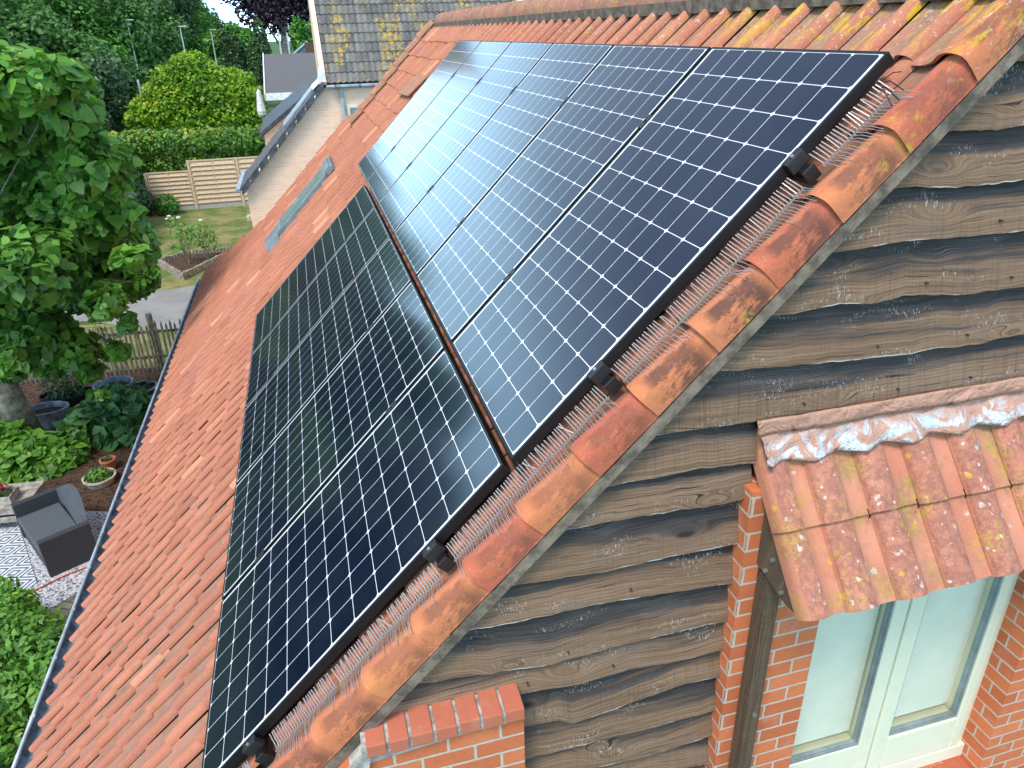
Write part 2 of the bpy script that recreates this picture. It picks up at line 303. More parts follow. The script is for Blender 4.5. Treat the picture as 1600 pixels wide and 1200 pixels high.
M['redflower'] = simple('red_flower', (.50, .03, .08), .6)
M['whitepetal'] = simple('white_petal', (.8, .8, .76), .6)
M['bark'] = simple('grey_bark', (.22, .21, .17), .9, var=.4, scale=6, bump=.6, bd=.02)
M['wicker'] = simple('dark_wicker', (.038, .042, .05), .7, var=.2, scale=60, bump=.6)
M['cushion'] = simple('slate_cushion', (.085, .10, .115), .9, var=.15, scale=40)
M['pot'] = simple('terracotta_pot', (.42, .15, .07), .8)
M['stone'] = simple('pale_stoneware', (.50, .48, .40), .8, var=.25, scale=12)
M['bluezinc'] = simple('galvanised_tub', (.27, .33, .40), .45, .4, var=.3, scale=10)
M['soil'] = simple('potting_soil', (.045, .028, .018), .95, var=.5, scale=40, bump=1, bd=.02)
M['paint'] = simple('white_paint', (.78, .78, .76), .5)
M['pole'] = simple('grey_pole', (.5, .52, .53), .5)
M['tablewood'] = simple('bleached_table_wood', (.36, .33, .28), .85, var=.3, scale=9)
M['hose'] = simple('red_hose', (.45, .04, .03), .5)
M['darkwall'] = simple('dark_interior', (.05, .045, .04), .9)
M['flatroof'] = simple('grey_bitumen_roof', (.12, .12, .125), .9, var=.2, scale=30)

def ground_mat(name, a, b, scale, c=None, rough=.95, cs=(.55, .65), bs=30, bump=.6, bd=.03):
    s = NT(name); P = s.n('ShaderNodeNewGeometry').outputs['Position']; col = s.mix(s.step(s.noise(scale, 6, .65, P), .38, .62), a, b)
    if c: col = s.mix(s.step(s.noise(scale*2.7, 5, .7, P), *cs), col, c)
    col = s.mix(s.math('MULTIPLY', s.noise(bs, 4, .7, P), .5), col, tuple(x*.4 for x in a)); s.bump(s.noise(bs, 5, .7, P), bump, bd)
    return s.fin(col, rough, spec=.2)
M['field'] = ground_mat('meadow_grass', (.05, .11, .025), (.08, .14, .035), .4)
M['lawn'] = ground_mat('dry_lawn', (.12, .19, .045), (.34, .28, .13), .9, (.10, .17, .04), cs=(.52, .66), bs=22)
M['mulch'] = ground_mat('bark_mulch', (.06, .036, .025), (.16, .095, .065), 11, (.36, .25, .17), cs=(.56, .62), bs=34, bump=1, bd=.05)
M['asphalt'] = ground_mat('grey_drive', (.27, .265, .26), (.33, .325, .31), 1.2, bs=60, bump=.2)
def gravel_mat():
    s = NT('white_gravel'); P = s.n('ShaderNodeNewGeometry').outputs['Position']; v = s.voro(34, P); cc_ = s.sep(v.outputs['Color'])[0]
    c = s.mix(s.step(cc_, .12, .3), (.10, .11, .14), (.60, .62, .66)); c = s.mix(s.math('MULTIPLY', s.step(v.outputs['Distance'], .35, .6), .6), c, (.12, .12, .14)); s.bump(v.outputs['Distance'], -.8, .02)
    return s.fin(c, .9)
M['gravel'] = gravel_mat()
def paver_mat():
    s = NT('mossy_pavers'); P = s.n('ShaderNodeNewGeometry').outputs['Position']; b = s.n('ShaderNodeTexBrick'); s.set(b.inputs['Vector'], s.map(P, (1, 1, 1), rot=(0, 0, .5))); b.inputs['Scale'].default_value = 1
    b.inputs['Brick Width'].default_value = .24; b.inputs['Row Height'].default_value = .12; b.inputs['Mortar Size'].default_value = .012; s.set(b.inputs['Color1'], (.26, .22, .18)); s.set(b.inputs['Color2'], (.17, .15, .13)); s.set(b.inputs['Mortar'], (.06, .07, .035))
    c = s.mix(s.math('MULTIPLY', s.step(s.noise(7, 5, .7, P), .45, .7), .5), b.outputs[0], (.10, .12, .05)); s.bump(b.outputs['Fac'], -.5, .02); return s.fin(c, .9)
M['paver'] = paver_mat()
def rug_mat():
    s = NT('diamond_pattern_rug'); o = s.sep(s.obj); x = s.math('MULTIPLY', o[0], 3.0); y = s.math('MULTIPLY', o[1], 2.3)
    fx = s.math('ABSOLUTE', s.math('SUBTRACT', s.math('FRACT', s.math('ADD', x, 50)), .5)); fy = s.math('ABSOLUTE', s.math('SUBTRACT', s.math('FRACT', s.math('ADD', y, 50)), .5))
    d = s.math('FRACT', s.math('MULTIPLY', s.math('ADD', fx, fy), 4.5)); c = s.mix(s.math('GREATER_THAN', d, .58), (.60, .64, .68), (.07, .085, .11)); return s.fin(c, .9)
M['rug'] = rug_mat()
def mossroof():
    s = NT('mossy_concrete_tile'); P = s.n('ShaderNodeNewGeometry').outputs['Position']; t = s.attr('tone').outputs['Fac']
    c = s.mix(t, (.085, .085, .085), (.22, .21, .19)); c = s.mix(s.math('MULTIPLY', s.step(s.noise(9, 5, .7, P), .5, .7), .6), c, (.26, .25, .2))
    m = s.math('MULTIPLY', s.step(s.noise(1.1, 4, .6, s.map(P, (1.8, .5, .5))), .46, .60), s.step(s.noise(9, 5, .75, P), .46, .60))
    c = s.mix(m, c, (.46, .31, .035)); s.bump(s.noise(25, 5, .7, P), .5, .02); return s.fin(c, .9)
M['moss'] = mossroof()

# ------------------------------------------------------------------ mesh helpers
class MB:
    def __init__(s): s.v = []; s.f = []; s.t = []; s.mi = []; s.uv = {}; s.cm = 0; s.tone = 0.5
    def add(s, vs, fs):
        o = len(s.v); s.v += [tuple(v) for v in vs]; s.t += [s.tone]*len(vs)
        s.f += [tuple(i+o for i in f) for f in fs]; s.mi += [s.cm]*len(fs); return o
    def box(s, c, d, R=None):
        x, y, z = (q/2 for q in d); vs = [Vector((a*x, b*y, e*z)) for a in (-1, 1) for b in (-1, 1) for e in (-1, 1)]
        if R is not None: vs = [R @ v for v in vs]
        c = Vector(c); s.add([v+c for v in vs], [(0, 1, 3, 2), (4, 6, 7, 5), (0, 4, 5, 1), (2, 3, 7, 6), (0, 2, 6, 4), (1, 5, 7, 3)]); return s
    def bb(s, x0, x1, y0, y1, z0, z1): return s.box(((x0+x1)/2, (y0+y1)/2, (z0+z1)/2), (x1-x0, y1-y0, z1-z0))
    def prism(s, poly, ext):                 # poly: 3-D points, ext: vector
        n = len(poly); e = Vector(ext); vs = [Vector(p) for p in poly]; vs += [p+e for p in vs]
        s.add(vs, [tuple(range(n))[::-1], tuple(range(n, 2*n))]+[(i, (i+1) % n, (i+1) % n+n, i+n) for i in range(n)]); return s
    def tube(s, pts, r, n=8, cap=True):
        pts = [Vector(p) for p in pts]; rs = r if isinstance(r, (list, tuple)) else [r]*len(pts); vs = []; fs = []
        for i, p in enumerate(pts):
            d = (pts[min(i+1, len(pts)-1)]-pts[max(i-1, 0)]).normalized(); a = d.orthogonal().normalized() if i == 0 else (A-d*A.dot(d)).normalized(); A = a; b = d.cross(a)
            vs += [p+(a*cos(2*pi*k/n)+b*sin(2*pi*k/n))*rs[i] for k in range(n)]
        for i in range(len(pts)-1):
            for k in range(n): fs.append((i*n+k, i*n+(k+1) % n, (i+1)*n+(k+1) % n, (i+1)*n+k))
        if cap: fs += [tuple(range(n))[::-1], tuple((len(pts)-1)*n+k for k in range(n))]
        s.add(vs, fs); return s
    def lathe(s, prof, c=(0, 0, 0), n=28, sx=1, sy=1):
        vs = []; fs = []; c = Vector(c)
        for r, z in prof: vs += [c+Vector((r*cos(2*pi*k/n)*sx, r*sin(2*pi*k/n)*sy, z)) for k in range(n)]
        for i in range(len(prof)-1):
            for k in range(n): fs.append((i*n+k, i*n+(k+1) % n, (i+1)*n+(k+1) % n, (i+1)*n+k))
        s.add(vs, fs); return s
    def build(s, name, mat, parent=None, smooth=False, bevel=0):
        me = bpy.data.meshes.new(name); me.from_pydata(s.v, [], s.f)
        for m in (mat if isinstance(mat, list) else [mat]): me.materials.append(m)
        if isinstance(mat, list): me.polygons.foreach_set('material_index', s.mi)
        a = me.attributes.new('tone', 'FLOAT', 'POINT'); a.data.foreach_set('value', s.t)
        if s.uv:
            l = me.uv_layers.new(name='UVMap'); arr = np.zeros((len(me.loops), 2), 'f'); vi = np.zeros(len(me.loops), 'i'); me.loops.foreach_get('vertex_index', vi)
            uvs = np.array([s.uv.get(i, (0, 0)) for i in range(len(s.v))], 'f'); arr[:] = uvs[vi]; l.data.foreach_set('uv', arr.ravel())
        if smooth: me.polygons.foreach_set('use_smooth', [True]*len(me.polygons))
        me.update(); o = bpy.data.objects.new(name, me); COL.objects.link(o); o.parent = parent
        if bevel: b = o.modifiers.new('b', 'BEVEL'); b.width = bevel; b.segments = 2; b.limit_method = 'ANGLE'
        return o
def tag(o, label=None, cat=None, group=None, kind=None):
    for k, v in (('label', label), ('category', cat), ('group', group), ('kind', kind)):
        if v: o[k] = v
    return o
def empty(name, loc=(0, 0, 0), rot=(0, 0, 0), label=None, cat=None, group=None):
    o = bpy.data.objects.new(name, None); COL.objects.link(o); o.location = loc; o.rotation_euler = rot; o.empty_display_size = .1
    return tag(o, label, cat, group)
def kids(o): return [c for c in COL.objects if c.parent == o]
def copy_tree(o, parent=None, label=None):
    c = o.copy(); COL.objects.link(c); c.parent = parent
    if label: c['label'] = label
    for k in kids(o): copy_tree(k, c)
    return c
PR = 0.7838451; CP, SP = cos(PR), sin(PR)
def rp(v, u, h=0.): return Vector((v*CP-h*SP, u, v*SP+h*CP))     # roof frame: v up the slope, u along the ridge, h off it
RROT = (0, -PR, 0)
DN = -.138                                   # pan level of the tiles below the panel glass
def vk(k): return 1.745-.2593*k-.00025*k*k   # lower edge of course k

# ================================================================== THE HOUSE
house = empty('brick_house', (1.5, 4, G), label='orange brick house with black-stained board gable and red pantile roof under the solar panels', cat='house')
HL = Vector((1.5, 4, G)); HI = Matrix.Translation(-HL)
def hp(o, par=None):                         # parent a world-built mesh to the house
    o.parent = par or house
    if par is None: o.matrix_parent_inverse = HI
    return o
# ---- roof tiles (one mesh), local roof frame
TW = .202
prof = [(0.0, .008), (.003, .022), (.012, .034), (.026, .0415), (.040, .0425), (.054, .038), (.066, .028), (.077, .016), (.088, .006), (.102, .0), (.145, -.003), (.180, -.001), (.206, .004), (.2065, .0)]
def umax(v):
    if v > .12: return 9.55
    if v > -2.2: return 11.05
    return 11.05+(-2.2-v)*1.12
mb = MB()
for k in range(0, 23):
    v0 = vk(k); v1 = vk(k-1)+.05 if k > 0 else 2.02
    j = 0
    while True:
        u0 = .028+j*TW
        if u0 > umax(v0)+.05: break
        j += 1
        mb.tone = min(1, max(0, RNG.normal(.38, .17))); dv = RNG.normal(0, .006); dh = RNG.normal(0, .0016); tw = RNG.normal(0, .004); T = .020
        if RNG.random() < .015: dh += .006; dv -= .01
        rows = [(v0+dv, T), (v0+.25*(v1-v0), T*.78), (v1, 0.)]
        vs = []
        for r_, (vv, hh) in enumerate(rows):
            for (a, b) in prof:
                rnd = .010*(1-((a-.045)/.05)**2)*(a < .095) if (r_ == 0 and a < .12) else 0
                vs.append((vv-rnd+0*a, u0+a*.975+tw*r_, DN+b+hh+dh))
        n = len(prof)
        for (a, b) in prof: vs.append((v0+dv+.002, u0+a*.975, DN+b+T-.015+dh))
        fs = [(i, i+1, n+i+1, n+i) for i in range(n-1)]+[(n+i, n+i+1, 2*n+i+1, 2*n+i) for i in range(n-1)]+[(3*n+i, 3*n+i+1, i+1, i) for i in range(n-1)]
        mb.add(vs, fs)
o = mb.build('tiled_roof', M['tile'], house, smooth=False)
me = o.data; me.polygons.foreach_set('use_smooth', [True]*len(me.polygons)); me.update()
o.matrix_parent_inverse = HI; o.rotation_euler = RROT
roof = o
mm = o.modifiers.new('e', 'EDGE_SPLIT'); mm.split_angle = radians(48)
# deck slab added below the tiles to block light, far side of the roof and hidden walls of the house
mb = MB(); RZ = 2.06
poly = [(-4.05, -.12), (-4.05, 12.9), (-2.2, 10.9), (.1, 10.9), (.1, 9.5), (RZ, 9.5), (RZ, -.12)]
mb.prism([rp(v, u, -.165) for v, u in poly], rp(0, 0, -.10))
hp(mb.build('roof_deck', M['darkwall']))
top = rp(2.12, 0, DN)
mb = MB(); mb.prism([(top.x, -.19, top.z+.05), (top.x, 9.55, top.z+.05), (top.x+4.6, 9.55, top.z-4.55), (top.x+4.6, -.19, top.z-4.55)], (-.06, 0, -.06))
hp(mb.build('far_roof_slope', M['tile']))
# ---- verge tiles (local: x along slope, y=u, z=h)
vp = [(-.198, -.170), (-.200, -.128), (-.198, -.108), (-.191, -.096), (-.178, -.088), (-.160, -.083), (-.138, -.082), (-.116, -.087), (-.096, -.097), (-.078, -.110), (-.064, -.120), (-.048, -.127), (-.028, -.134), (0, -.137), (.030, -.137), (.044, -.133)]
def verge_mesh(L, T=.028):
    m = MB(); n = len(vp); rows = [(-.006, T, 1), (.0, T+.001, 1), (L*.3, T*.7, 1), (L*.7, T*.3, 1), (L, 0., 1)]
    vs = []
    for x, hh, _ in rows: vs += [(x, a+(.012*max(0, x)/L if i < 7 else 0)-.001, b+hh*(.25, .6, .9)[min(i, 2)] if i < 3 else b+hh) for i, (a, b) in enumerate(vp)]
    for i in range(n): vs.append((0.002, vp[i][0]+(.011 if i < 6 else 0), vp[i][1]+T-(.013 if i > 2 else .0)))
    for i in range(n): vs.append((L, vp[i][0]+(.008 if i < 6 else 0), vp[i][1]-(.013 if i > 2 else .0)))
    fs = []; R = len(rows)
    for r in range(R-1): fs += [(r*n+i, r*n+i+1, (r+1)*n+i+1, (r+1)*n+i) for i in range(n-1)]
    fs += [(R*n+i, R*n+i+1, i+1, i) for i in range(n-1)]+[((R+1)*n+i+1, (R+1)*n+i, R*n+i, R*n+i+1) for i in range(n-1)]
    fs += [(R*n, 0, n, (R+1)*n), ((R)*n, n, (R-1)*n, (R+1)*n)][:1]
    m.add(vs, fs); return m
for k in range(0, 13):
    v0 = vk(k); v1 = vk(k-1) if k > 0 else 2.03
    o = verge_mesh(v1-v0+.045).build('verge_tile', M['verge'], house, smooth=True)
    mm = o.modifiers.new('e', 'EDGE_SPLIT'); mm.split_angle = radians(55)
    o.matrix_parent_inverse = HI; o.location = rp(v0+random.uniform(-.004, .004), random.uniform(-.003, .003), random.uniform(-.001, .002)); o.rotation_euler = (random.uniform(-.006, .006), -PR, random.uniform(-.008, .008))
# ---- verge caps on the far edge with mortar
mb = MB(); mc = MB()
for k in range(7):
    v0 = vk(k); mb.tone = random.random()
    L = vk(k-1)-v0+.03 if k else .3
    m_ = [(9.60, -.10), (9.58, -.07), (9.60, -.035), (9.65, -.015), (9.70, -.015), (9.75, -.035), (9.77, -.07), (9.775, -.16)]
    n = len(m_); vs = [rp(v0, u, h+.02) for u, h in m_]+[rp(v0+L, u, h) for u, h in m_]+[rp(v0, u, h) for u, h in m_]
    mb.add(vs, [(i, i+1, n+i+1, n+i) for i in range(n-1)]+[(2*n+i, 2*n+i+1, i+1, i) for i in range(n-1)])
    for q in range(4):
        mc = MB(); mc.box(rp(v0+.03+q*.06+random.uniform(-.02, .02), 9.585, -.10), (.05, random.uniform(.02, .06), .04), Matrix.Rotation(random.uniform(0, 1), 3, 'Z')); hp(mc.build('mortar_lump', M['strip']))
hp(mb.build('far_verge_tiles', M['verge']))
# ---- ridge
rc = rp(2.13, 0, DN+.0)
mb = MB(); mb.prism([(rc.x-.12, -.18, rc.z-.075), (rc.x-.13, -.18, rc.z-.015), (rc.x+.12, -.18, rc.z-.0), (rc.x+.12, -.18, rc.z-.09)], (0, 9.7, 0)); hp(mb.build('ridge_mortar', M['strip']))
N = 12
for i in range(32):
    m = MB(); L = .335; n = 11
    vs = []
    for (yy, r) in ((-.01, .128), (L*.5, .122), (L, .116), (-.01, .112)):
        for q in range(n):
            a = pi*(-.08+1.16*q/(n-1)); vs.append((-cos(a)*r, yy, sin(a)*r*1.0-.01))
    m.add(vs, [(i_+r_*n, i_+1+r_*n, i_+1+(r_+1)*n, i_+(r_+1)*n) for i_ in range(n-1) for r_ in range(2)]+[(3*n+i_, 3*n+i_+1, i_+1, i_) for i_ in range(n-1)])
    o = m.build('ridge_tile', M['ridge'], house, smooth=True); o.matrix_parent_inverse = HI
    o.location = (rc.x+.01+random.uniform(-.004, .004), -.2+i*.305, rc.z+.0+random.uniform(-.003, .004))
# ---- barge strip and boards under it
mb = MB(); m2 = [(-.196, -.172), (-.196, -.212), (-.12, -.212), (-.12, -.172)]
mb.prism([rp(-2.3, u, h) for u, h in m2], rp(4.4, 0, 0)); hp(mb.build('barge_strip', M['strip']))
tp = math.tan(PR)
def rakex(z, h=-.205): return (z-h/CP)/tp
# ---- waney cladding boards: lower edges measured on the gable
LE = [
 [(1.2, 1.16), (1.9, 1.15), (3.6, 1.16)], [(1.356, .975), (1.486, .97), (1.628, .979), (3.6, .97)], [(1.178, .815), (1.439, .809), (1.688, .805), (3.6, .80)],
 [(1.02, .642), (1.24, .651), (1.487, .645), (1.744, .643), (3.6, .63)], [(.822, .462), (1.041, .468), (1.164, .453), (1.282, .470), (1.545, .445), (1.812, .445), (3.6, .44)],
 [(.64, .29), (1.08, .265), (1.334, .258), (1.6, .253), (1.875, .264), (3.6, .25)], [(.464, .098), (.864, .088), (1.114, .084), (1.376, .083), (1.937, .082), (3.6, .08)],
 [(.292, -.065), (.592, -.060), (.825, -.076)], [(.137, -.206), (.296, -.202), (.606, -.223), (.826, -.219)], [(-.044, -.391), (.185, -.406), (.279, -.415), (.548, -.409), (.829, -.411)],
 [(-.207, -.545), (-.049, -.554), (.187, -.55), (.432, -.564), (.82, -.599)], [(-.41, -.732), (-.172, -.765), (.091, -.792), (.341, -.777), (.602, -.774), (.819, -.772)],
 [(-.5, -.90), (-.021, -.899), (.191, -.92), (.398, -.907), (.614, -.929), (.809, -.928)],
 [(-.025, -1.076), (.116, -1.089), (.168, -1.125), (.327, -1.107), (.461, -1.081), (.625, -1.063), (.824, -1.072)], [(-.028, -1.253), (.196, -1.261), (.471, -1.265), (.641, -1.267), (.815, -1.258)],
 [(-.03, -1.40), (.143, -1.403), (.48, -1.431), (.817, -1.412)], [(-.03, -1.57), (.516, -1.552), (.826, -1.587)], [(-.03, -1.75), (.8, -1.74)], [(-.03, -1.93), (.8, -1.92)], [(-.03, -2.10), (.8, -2.11)]]
def interp(pts, x): return float(np.interp(x, [p[0] for p in pts], [p[1] for p in pts]))
for i, pts in enumerate(LE):
    up = LE[i-1] if i else [(0, pts[0][1]+.17), (4, pts[0][1]+.17)]
    mb = MB(); NX = 170; NZ = 6; zr = pts[0][1]
    xR = 3.6 if i <= 6 else .826-.012*random.random()
    xl0 = rakex(zr)-.03 if zr > -.95 else -.05
    wav = .003+.002*(i % 3)
    edge = [0]*(NX+1); vs = []
    for a in range(NX+1):
        x_ = xl0+(xR-xl0)*a/NX
        e = interp(pts, x_)+mnoise.noise((x_*5.1, i*7.7, 0))*wav*1.2+mnoise.noise((x_*19, i*3.3, 2))*wav*.9+mnoise.noise((x_*70, i*3.3, 5))*.0016; edge[a] = e
        topz = interp(up, x_)+.035
        for b in range(NZ+1):
            t = b/NZ; z = e+(topz-e)*t; x = x_
            xr = rakex(z) if z > -.95 else -10
            x = max(x_, xr-.0)
            if zr < -.95: x = max(x, -.05)
            bow = mnoise.noise((x*1.4, z*3, i*5.1))*.004
            if b == 0: y = -.166
            else: y = -.172+.052*t
            mb.uv[len(vs)+len(mb.v)] = (x, z-e); vs.append((x, y+bow, z+(.004 if b == 0 else 0)))
    o0 = mb.add(vs, [])
    W_ = NZ+1
    fs = [(a*W_+b, (a+1)*W_+b, (a+1)*W_+b+1, a*W_+b+1) for a in range(NX) for b in range(NZ)]
    base = len(mb.v)
    for a in range(NX+1):
        x, y, z = mb.v[a*W_]; mb.uv[len(mb.v)] = (x, .0); mb.v.append((x, y+.026, z+.002)); mb.t.append(.5)
    fs += [(a*W_, base+a, base+a+1, (a+1)*W_) for a in range(NX)]
    for q in range(2, int((xR-xl0)/.33)):
        xn = xl0+q*.33+random.uniform(-.05, .05)
        if xn < rakex(zr)+.1 and zr > -.95: continue
        e_ = interp(pts, xn)
        nb0 = len(mb.v); mb.tube([(xn, -.150, e_+.045), (xn, -.1735, e_+.045)], .0042, 6)
        for q_ in range(nb0, len(mb.v)): mb.uv[q_] = (xn, .5)
    fs += [(NX*W_+b, NX*W_+b+1, NX*W_+b+1, NX*W_+b)[:3] for b in range(0)]
    mb.f += fs; mb.mi += [0]*len(fs)
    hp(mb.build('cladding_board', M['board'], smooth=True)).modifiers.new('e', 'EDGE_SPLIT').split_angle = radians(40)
# backing wall behind the boards (up to the rake)
mb = MB()
A_ = rakex(-2.6)
mb.prism([(-.6, -.112, -2.6), (.826, -.112, -2.6), (.826, -.112, -.03), (5.9, -.112, -.03), (5.9, -.112, 1.0), (4.6, -.112, 1.0), (rakex(1.3), -.112, 1.3), (rakex(-.95), -.112, -.95), (-.6, -.112, -1.05)], (0, .1, 0))
hp(mb.build('gable_backing', M['membrane']))
# ---- brick: pier at left, column by the window, wall right of it, and the lower walls
mb = MB(); mb.prism([(-.043, -.232, G), (-.043, -.232, -.915), (rakex(-.915, -.2)+.02, -.232, -.915), (-2.85, -.232, -2.85*tp-.2/CP-.03), (-2.85, -.232, G)], (0, .17, 0)); hp(mb.build('brick_pier', M['brick']))
mb = MB()
mb.bb(.79, 1.172, -.21, .06, G, -.16); mb.bb(2.335, 5.9, -.21, .06, G, -.16); mb.bb(1.172, 2.335, -.21, .06, G, -2.185); mb.bb(1.172, 2.335, -.2, .06, -.5, -.16)
mb.bb(-.043, .79, -.15, .06, G, -2.2)
hp(mb.build('brick_wall', M['brick']))
mb = MB(); mb.bb(-2.95, -2.75, -.15, 12.5, G, -3.1); mb.bb(5.8, 5.95, -.15, 9.6, G, -3); mb.bb(-2.7, 5.8, 9.3, 9.5, G, -3.1)
mb.prism([(-2.6, 10.8, G), (-2.6, 10.8, -3.2), (-.2, 10.8, -.8), (-.2, 10.8, G)], (0, .1, 0)); mb.prism([(-2.7, 9.4, -3.05), (5.6, 9.4, -3.05), (1.5, 9.4, 1.15)], (0, .08, 0)); hp(mb.build('rear_walls', M['brick']))
# rowlock coping on the pier: bricks on edge, sloping forward
mb = MB(); x = -.047; mo = MB(); i = 0
while x > -.56:
    w_ = .067+random.uniform(-.004, .004); zj = random.uniform(-.003, .003); yj = random.uniform(-.004, .003)
    pr_ = [(x, -.262+yj, -.858+zj), (x, -.262+yj, -.913+zj), (x, -.10, -.913), (x, -.10, -.842+zj)]
    mb.prism(pr_, (-w_, 0, 0)); mo.prism([(x-w_+.002, -.254, -.866), (x-w_+.002, -.254, -.913), (x-w_+.002, -.1, -.913), (x-w_+.002, -.1, -.850)], (-.018, 0, 0)); x -= w_+.0125
o = mb.build('coping_bricks', M['cop'], bevel=.003); hp(o); hp(mo.build('coping_mortar', M['mortar']))
mb = MB(); mb.prism([(-.66, -.235, -.97), (-.56, -.235, -.875), (-.045, -.235, -.912), (-.045, -.235, -.925), (-.6, -.235, -.97)], (0, .12, 0)); hp(mb.build('coping_bed', M['mortar']))
mb = MB(); mb.prism([(-.575, -.252, -.875), (-.60, -.252, -.985), (-.72, -.245, -1.05), (-.66, -.245, -.96)], (0, .10, 0)); hp(mb.build('mortar_haunch', M['mortar']))
# small white bits lying on the coping: bird droppings
# ---- window
win = hp(empty('window', (1.75, -.07, -1.1))); win.matrix_parent_inverse = HI; WL = Vector((1.75, -.07, -1.1))
def wp(o): o.parent = win; o.matrix_parent_inverse = Matrix.Translation(-WL); return o
def rect_frame(mb, x0, x1, z0, z1, wl, wr, wb, wt, y0, y1):
    mb.bb(x0, x0+wl, y0, y1, z0, z1); mb.bb(x1-wr, x1, y0, y1, z0, z1); mb.bb(x0+wl, x1-wr, y0, y1, z0, z0+wb); mb.bb(x0+wl, x1-wr, y0, y1, z1-wt, z1); return mb
YF = -.075
mb = rect_frame(MB(), 1.10, 2.345, -2.14, -.10, .06, .052, .06, .06, YF-.006, .02); wp(mb.build('frame', M['frame'], bevel=.003))
mb = MB(); mb.bb(1.1, 2.34, YF-.03, YF-.0065, -2.178, -2.09); wp(mb.build('threshold', M['frame'], bevel=.004))
mb = rect_frame(MB(), 1.165, 1.735, -2.085, -.16, .07, .078, .215, .09, YF-.022, .0); wp(mb.build('sash', M['frame'], bevel=.006))
mb = rect_frame(MB(), 1.741, 2.289, -2.085, -.16, .080, .058, .215, .09, YF-.028, .0); wp(mb.build('sash', M['frame'], bevel=.006))
for (x0, x1) in ((1.235, 1.657), (1.821, 2.231)):
    mb = rect_frame(MB(), x0, x1, -1.868, -.25, .010, .010, .012, .010, YF-.018, YF+.008); rect_frame(mb, x0+.0105, x1-.0105, -1.8555, -.2605, .007, .007, .008, .007, YF-.011, YF+.009); wp(mb.build('gasket', M['gasket']))
    mb = MB(); mb.bb(x0+.012, x1-.012, YF+.004, YF+.010, -1.858, -.262); wp(mb.build('pane', M['clear']))
for (x0, x1) in ((1.225, 1.66), (1.815, 2.24)):
    mb = MB(); mb.bb(x0-.02, x1-.012, -.030, -.026, -1.838, -.24); wp(mb.build('blind', M['blind']))
mb = MB(); mb.bb(1.11, 2.33, .022, .03, -2.13, -.12); wp(mb.build('dark_interior', M['darkwall']))
mb = MB()
for q in range(6): x0 = 1.172+q*.194; mb.box((x0+.0955, -.152, -2.196), (.188, .19, .03), Matrix.Rotation(-.10, 3, 'X'))
wp(mb.build('sill', M['sill'], bevel=.004)); mb = MB(); mb.bb(1.172, 2.335, -.235, -.06, -2.24, -2.206); wp(mb.build('sill_bed', M['mortar']))
# ---- canopy over the window
can = hp(empty('canopy', (1.5, -.3, -.3))); can.matrix_parent_inverse = HI; CL = Vector((1.5, -.3, -.3))
def cpn(o): o.parent = can; o.matrix_parent_inverse = Matrix.Translation(-CL); return o
CT = Vector((0, -.135, -.015)); CB = Vector((0, -.495, -.485)); cd = (CB-CT); CLn = cd.length; cd = cd/CLn; cnrm = Vector((0, -cd.z*-1, 0)); cnrm = Vector((0, cd.z, -cd.y))
if cnrm.z < 0: cnrm = -cnrm
def cpnt(x, s_, h): return Vector((x, 0, 0))+CT+cd*s_+cnrm*h
cprof = [(0, .004), (.003, .020), (.012, .030), (.032, .036), (.066, .037), (.090, .033), (.108, .022), (.122, .009), (.136, .002), (.168, -.001), (.198, .0), (.205, .004)]
cp0 = [(-.002, -.050), (-.003, -.010), (.004, .012), (.020, .026), (.045, .030), (.072, .024), (.090, .012), (.102, .002), (.13, .0), (.148, .001), (.156, .003)]
hk = []
for r in range(2):
    s0 = -.03 if r == 0 else CLn*.49; s1 = CLn*.51 if r == 0 else CLn
    for c in range(13):
        if c == 0: x0 = .826; pp = cp0
        else: x0 = .978+(c-1)*.197; pp = cprof
        m = MB(); tb_ = random.uniform(-.12, .12); n = len(pp); off = .0 if r else .0
        x0 += (.010 if r else 0)
        rows = [(s1+random.uniform(-.003, .003), .020+(0 if r else .0)), (s0+(s1-s0)*.5, .010), (s0-.02, 0.)]
        vs = [tuple(cpnt(x0+a, s_, b+h)) for s_, h in rows for a, b in pp]+[tuple(cpnt(x0+a, rows[0][0]-.002, b+.020-.016)) for a, b in pp]
        m.add(vs, [(k_*n+i, k_*n+i+1, (k_+1)*n+i+1, (k_+1)*n+i)[::-1] for k_ in range(2) for i in range(n-1)]+[(3*n+i, 3*n+i+1, i+1, i)[::-1] for i in range(n-1)])
        m.t = [min(1, max(0, ((.85 if b > .015 else .12)+tb_))) for _ in range(4) for a, b in pp]
        o = m.build('canopy_tile', M['canopyt'], smooth=True); cpn(o); o.modifiers.new('e', 'EDGE_SPLIT').split_angle = radians(45)
    
for c in range(1, 11):
    x0 = .978+c*.197-.03; s_ = CLn*.51; mb = MB()
    mb.tube([cpnt(x0, s_-.02, .052), cpnt(x0, s_+.004, .055), cpnt(x0+.001, s_+.012, .046), cpnt(x0+.008, s_+.012, .040), cpnt(x0+.012, s_+.002, .045)], .0022, 5); cpn(mb.build('tile_hook', M['black']))
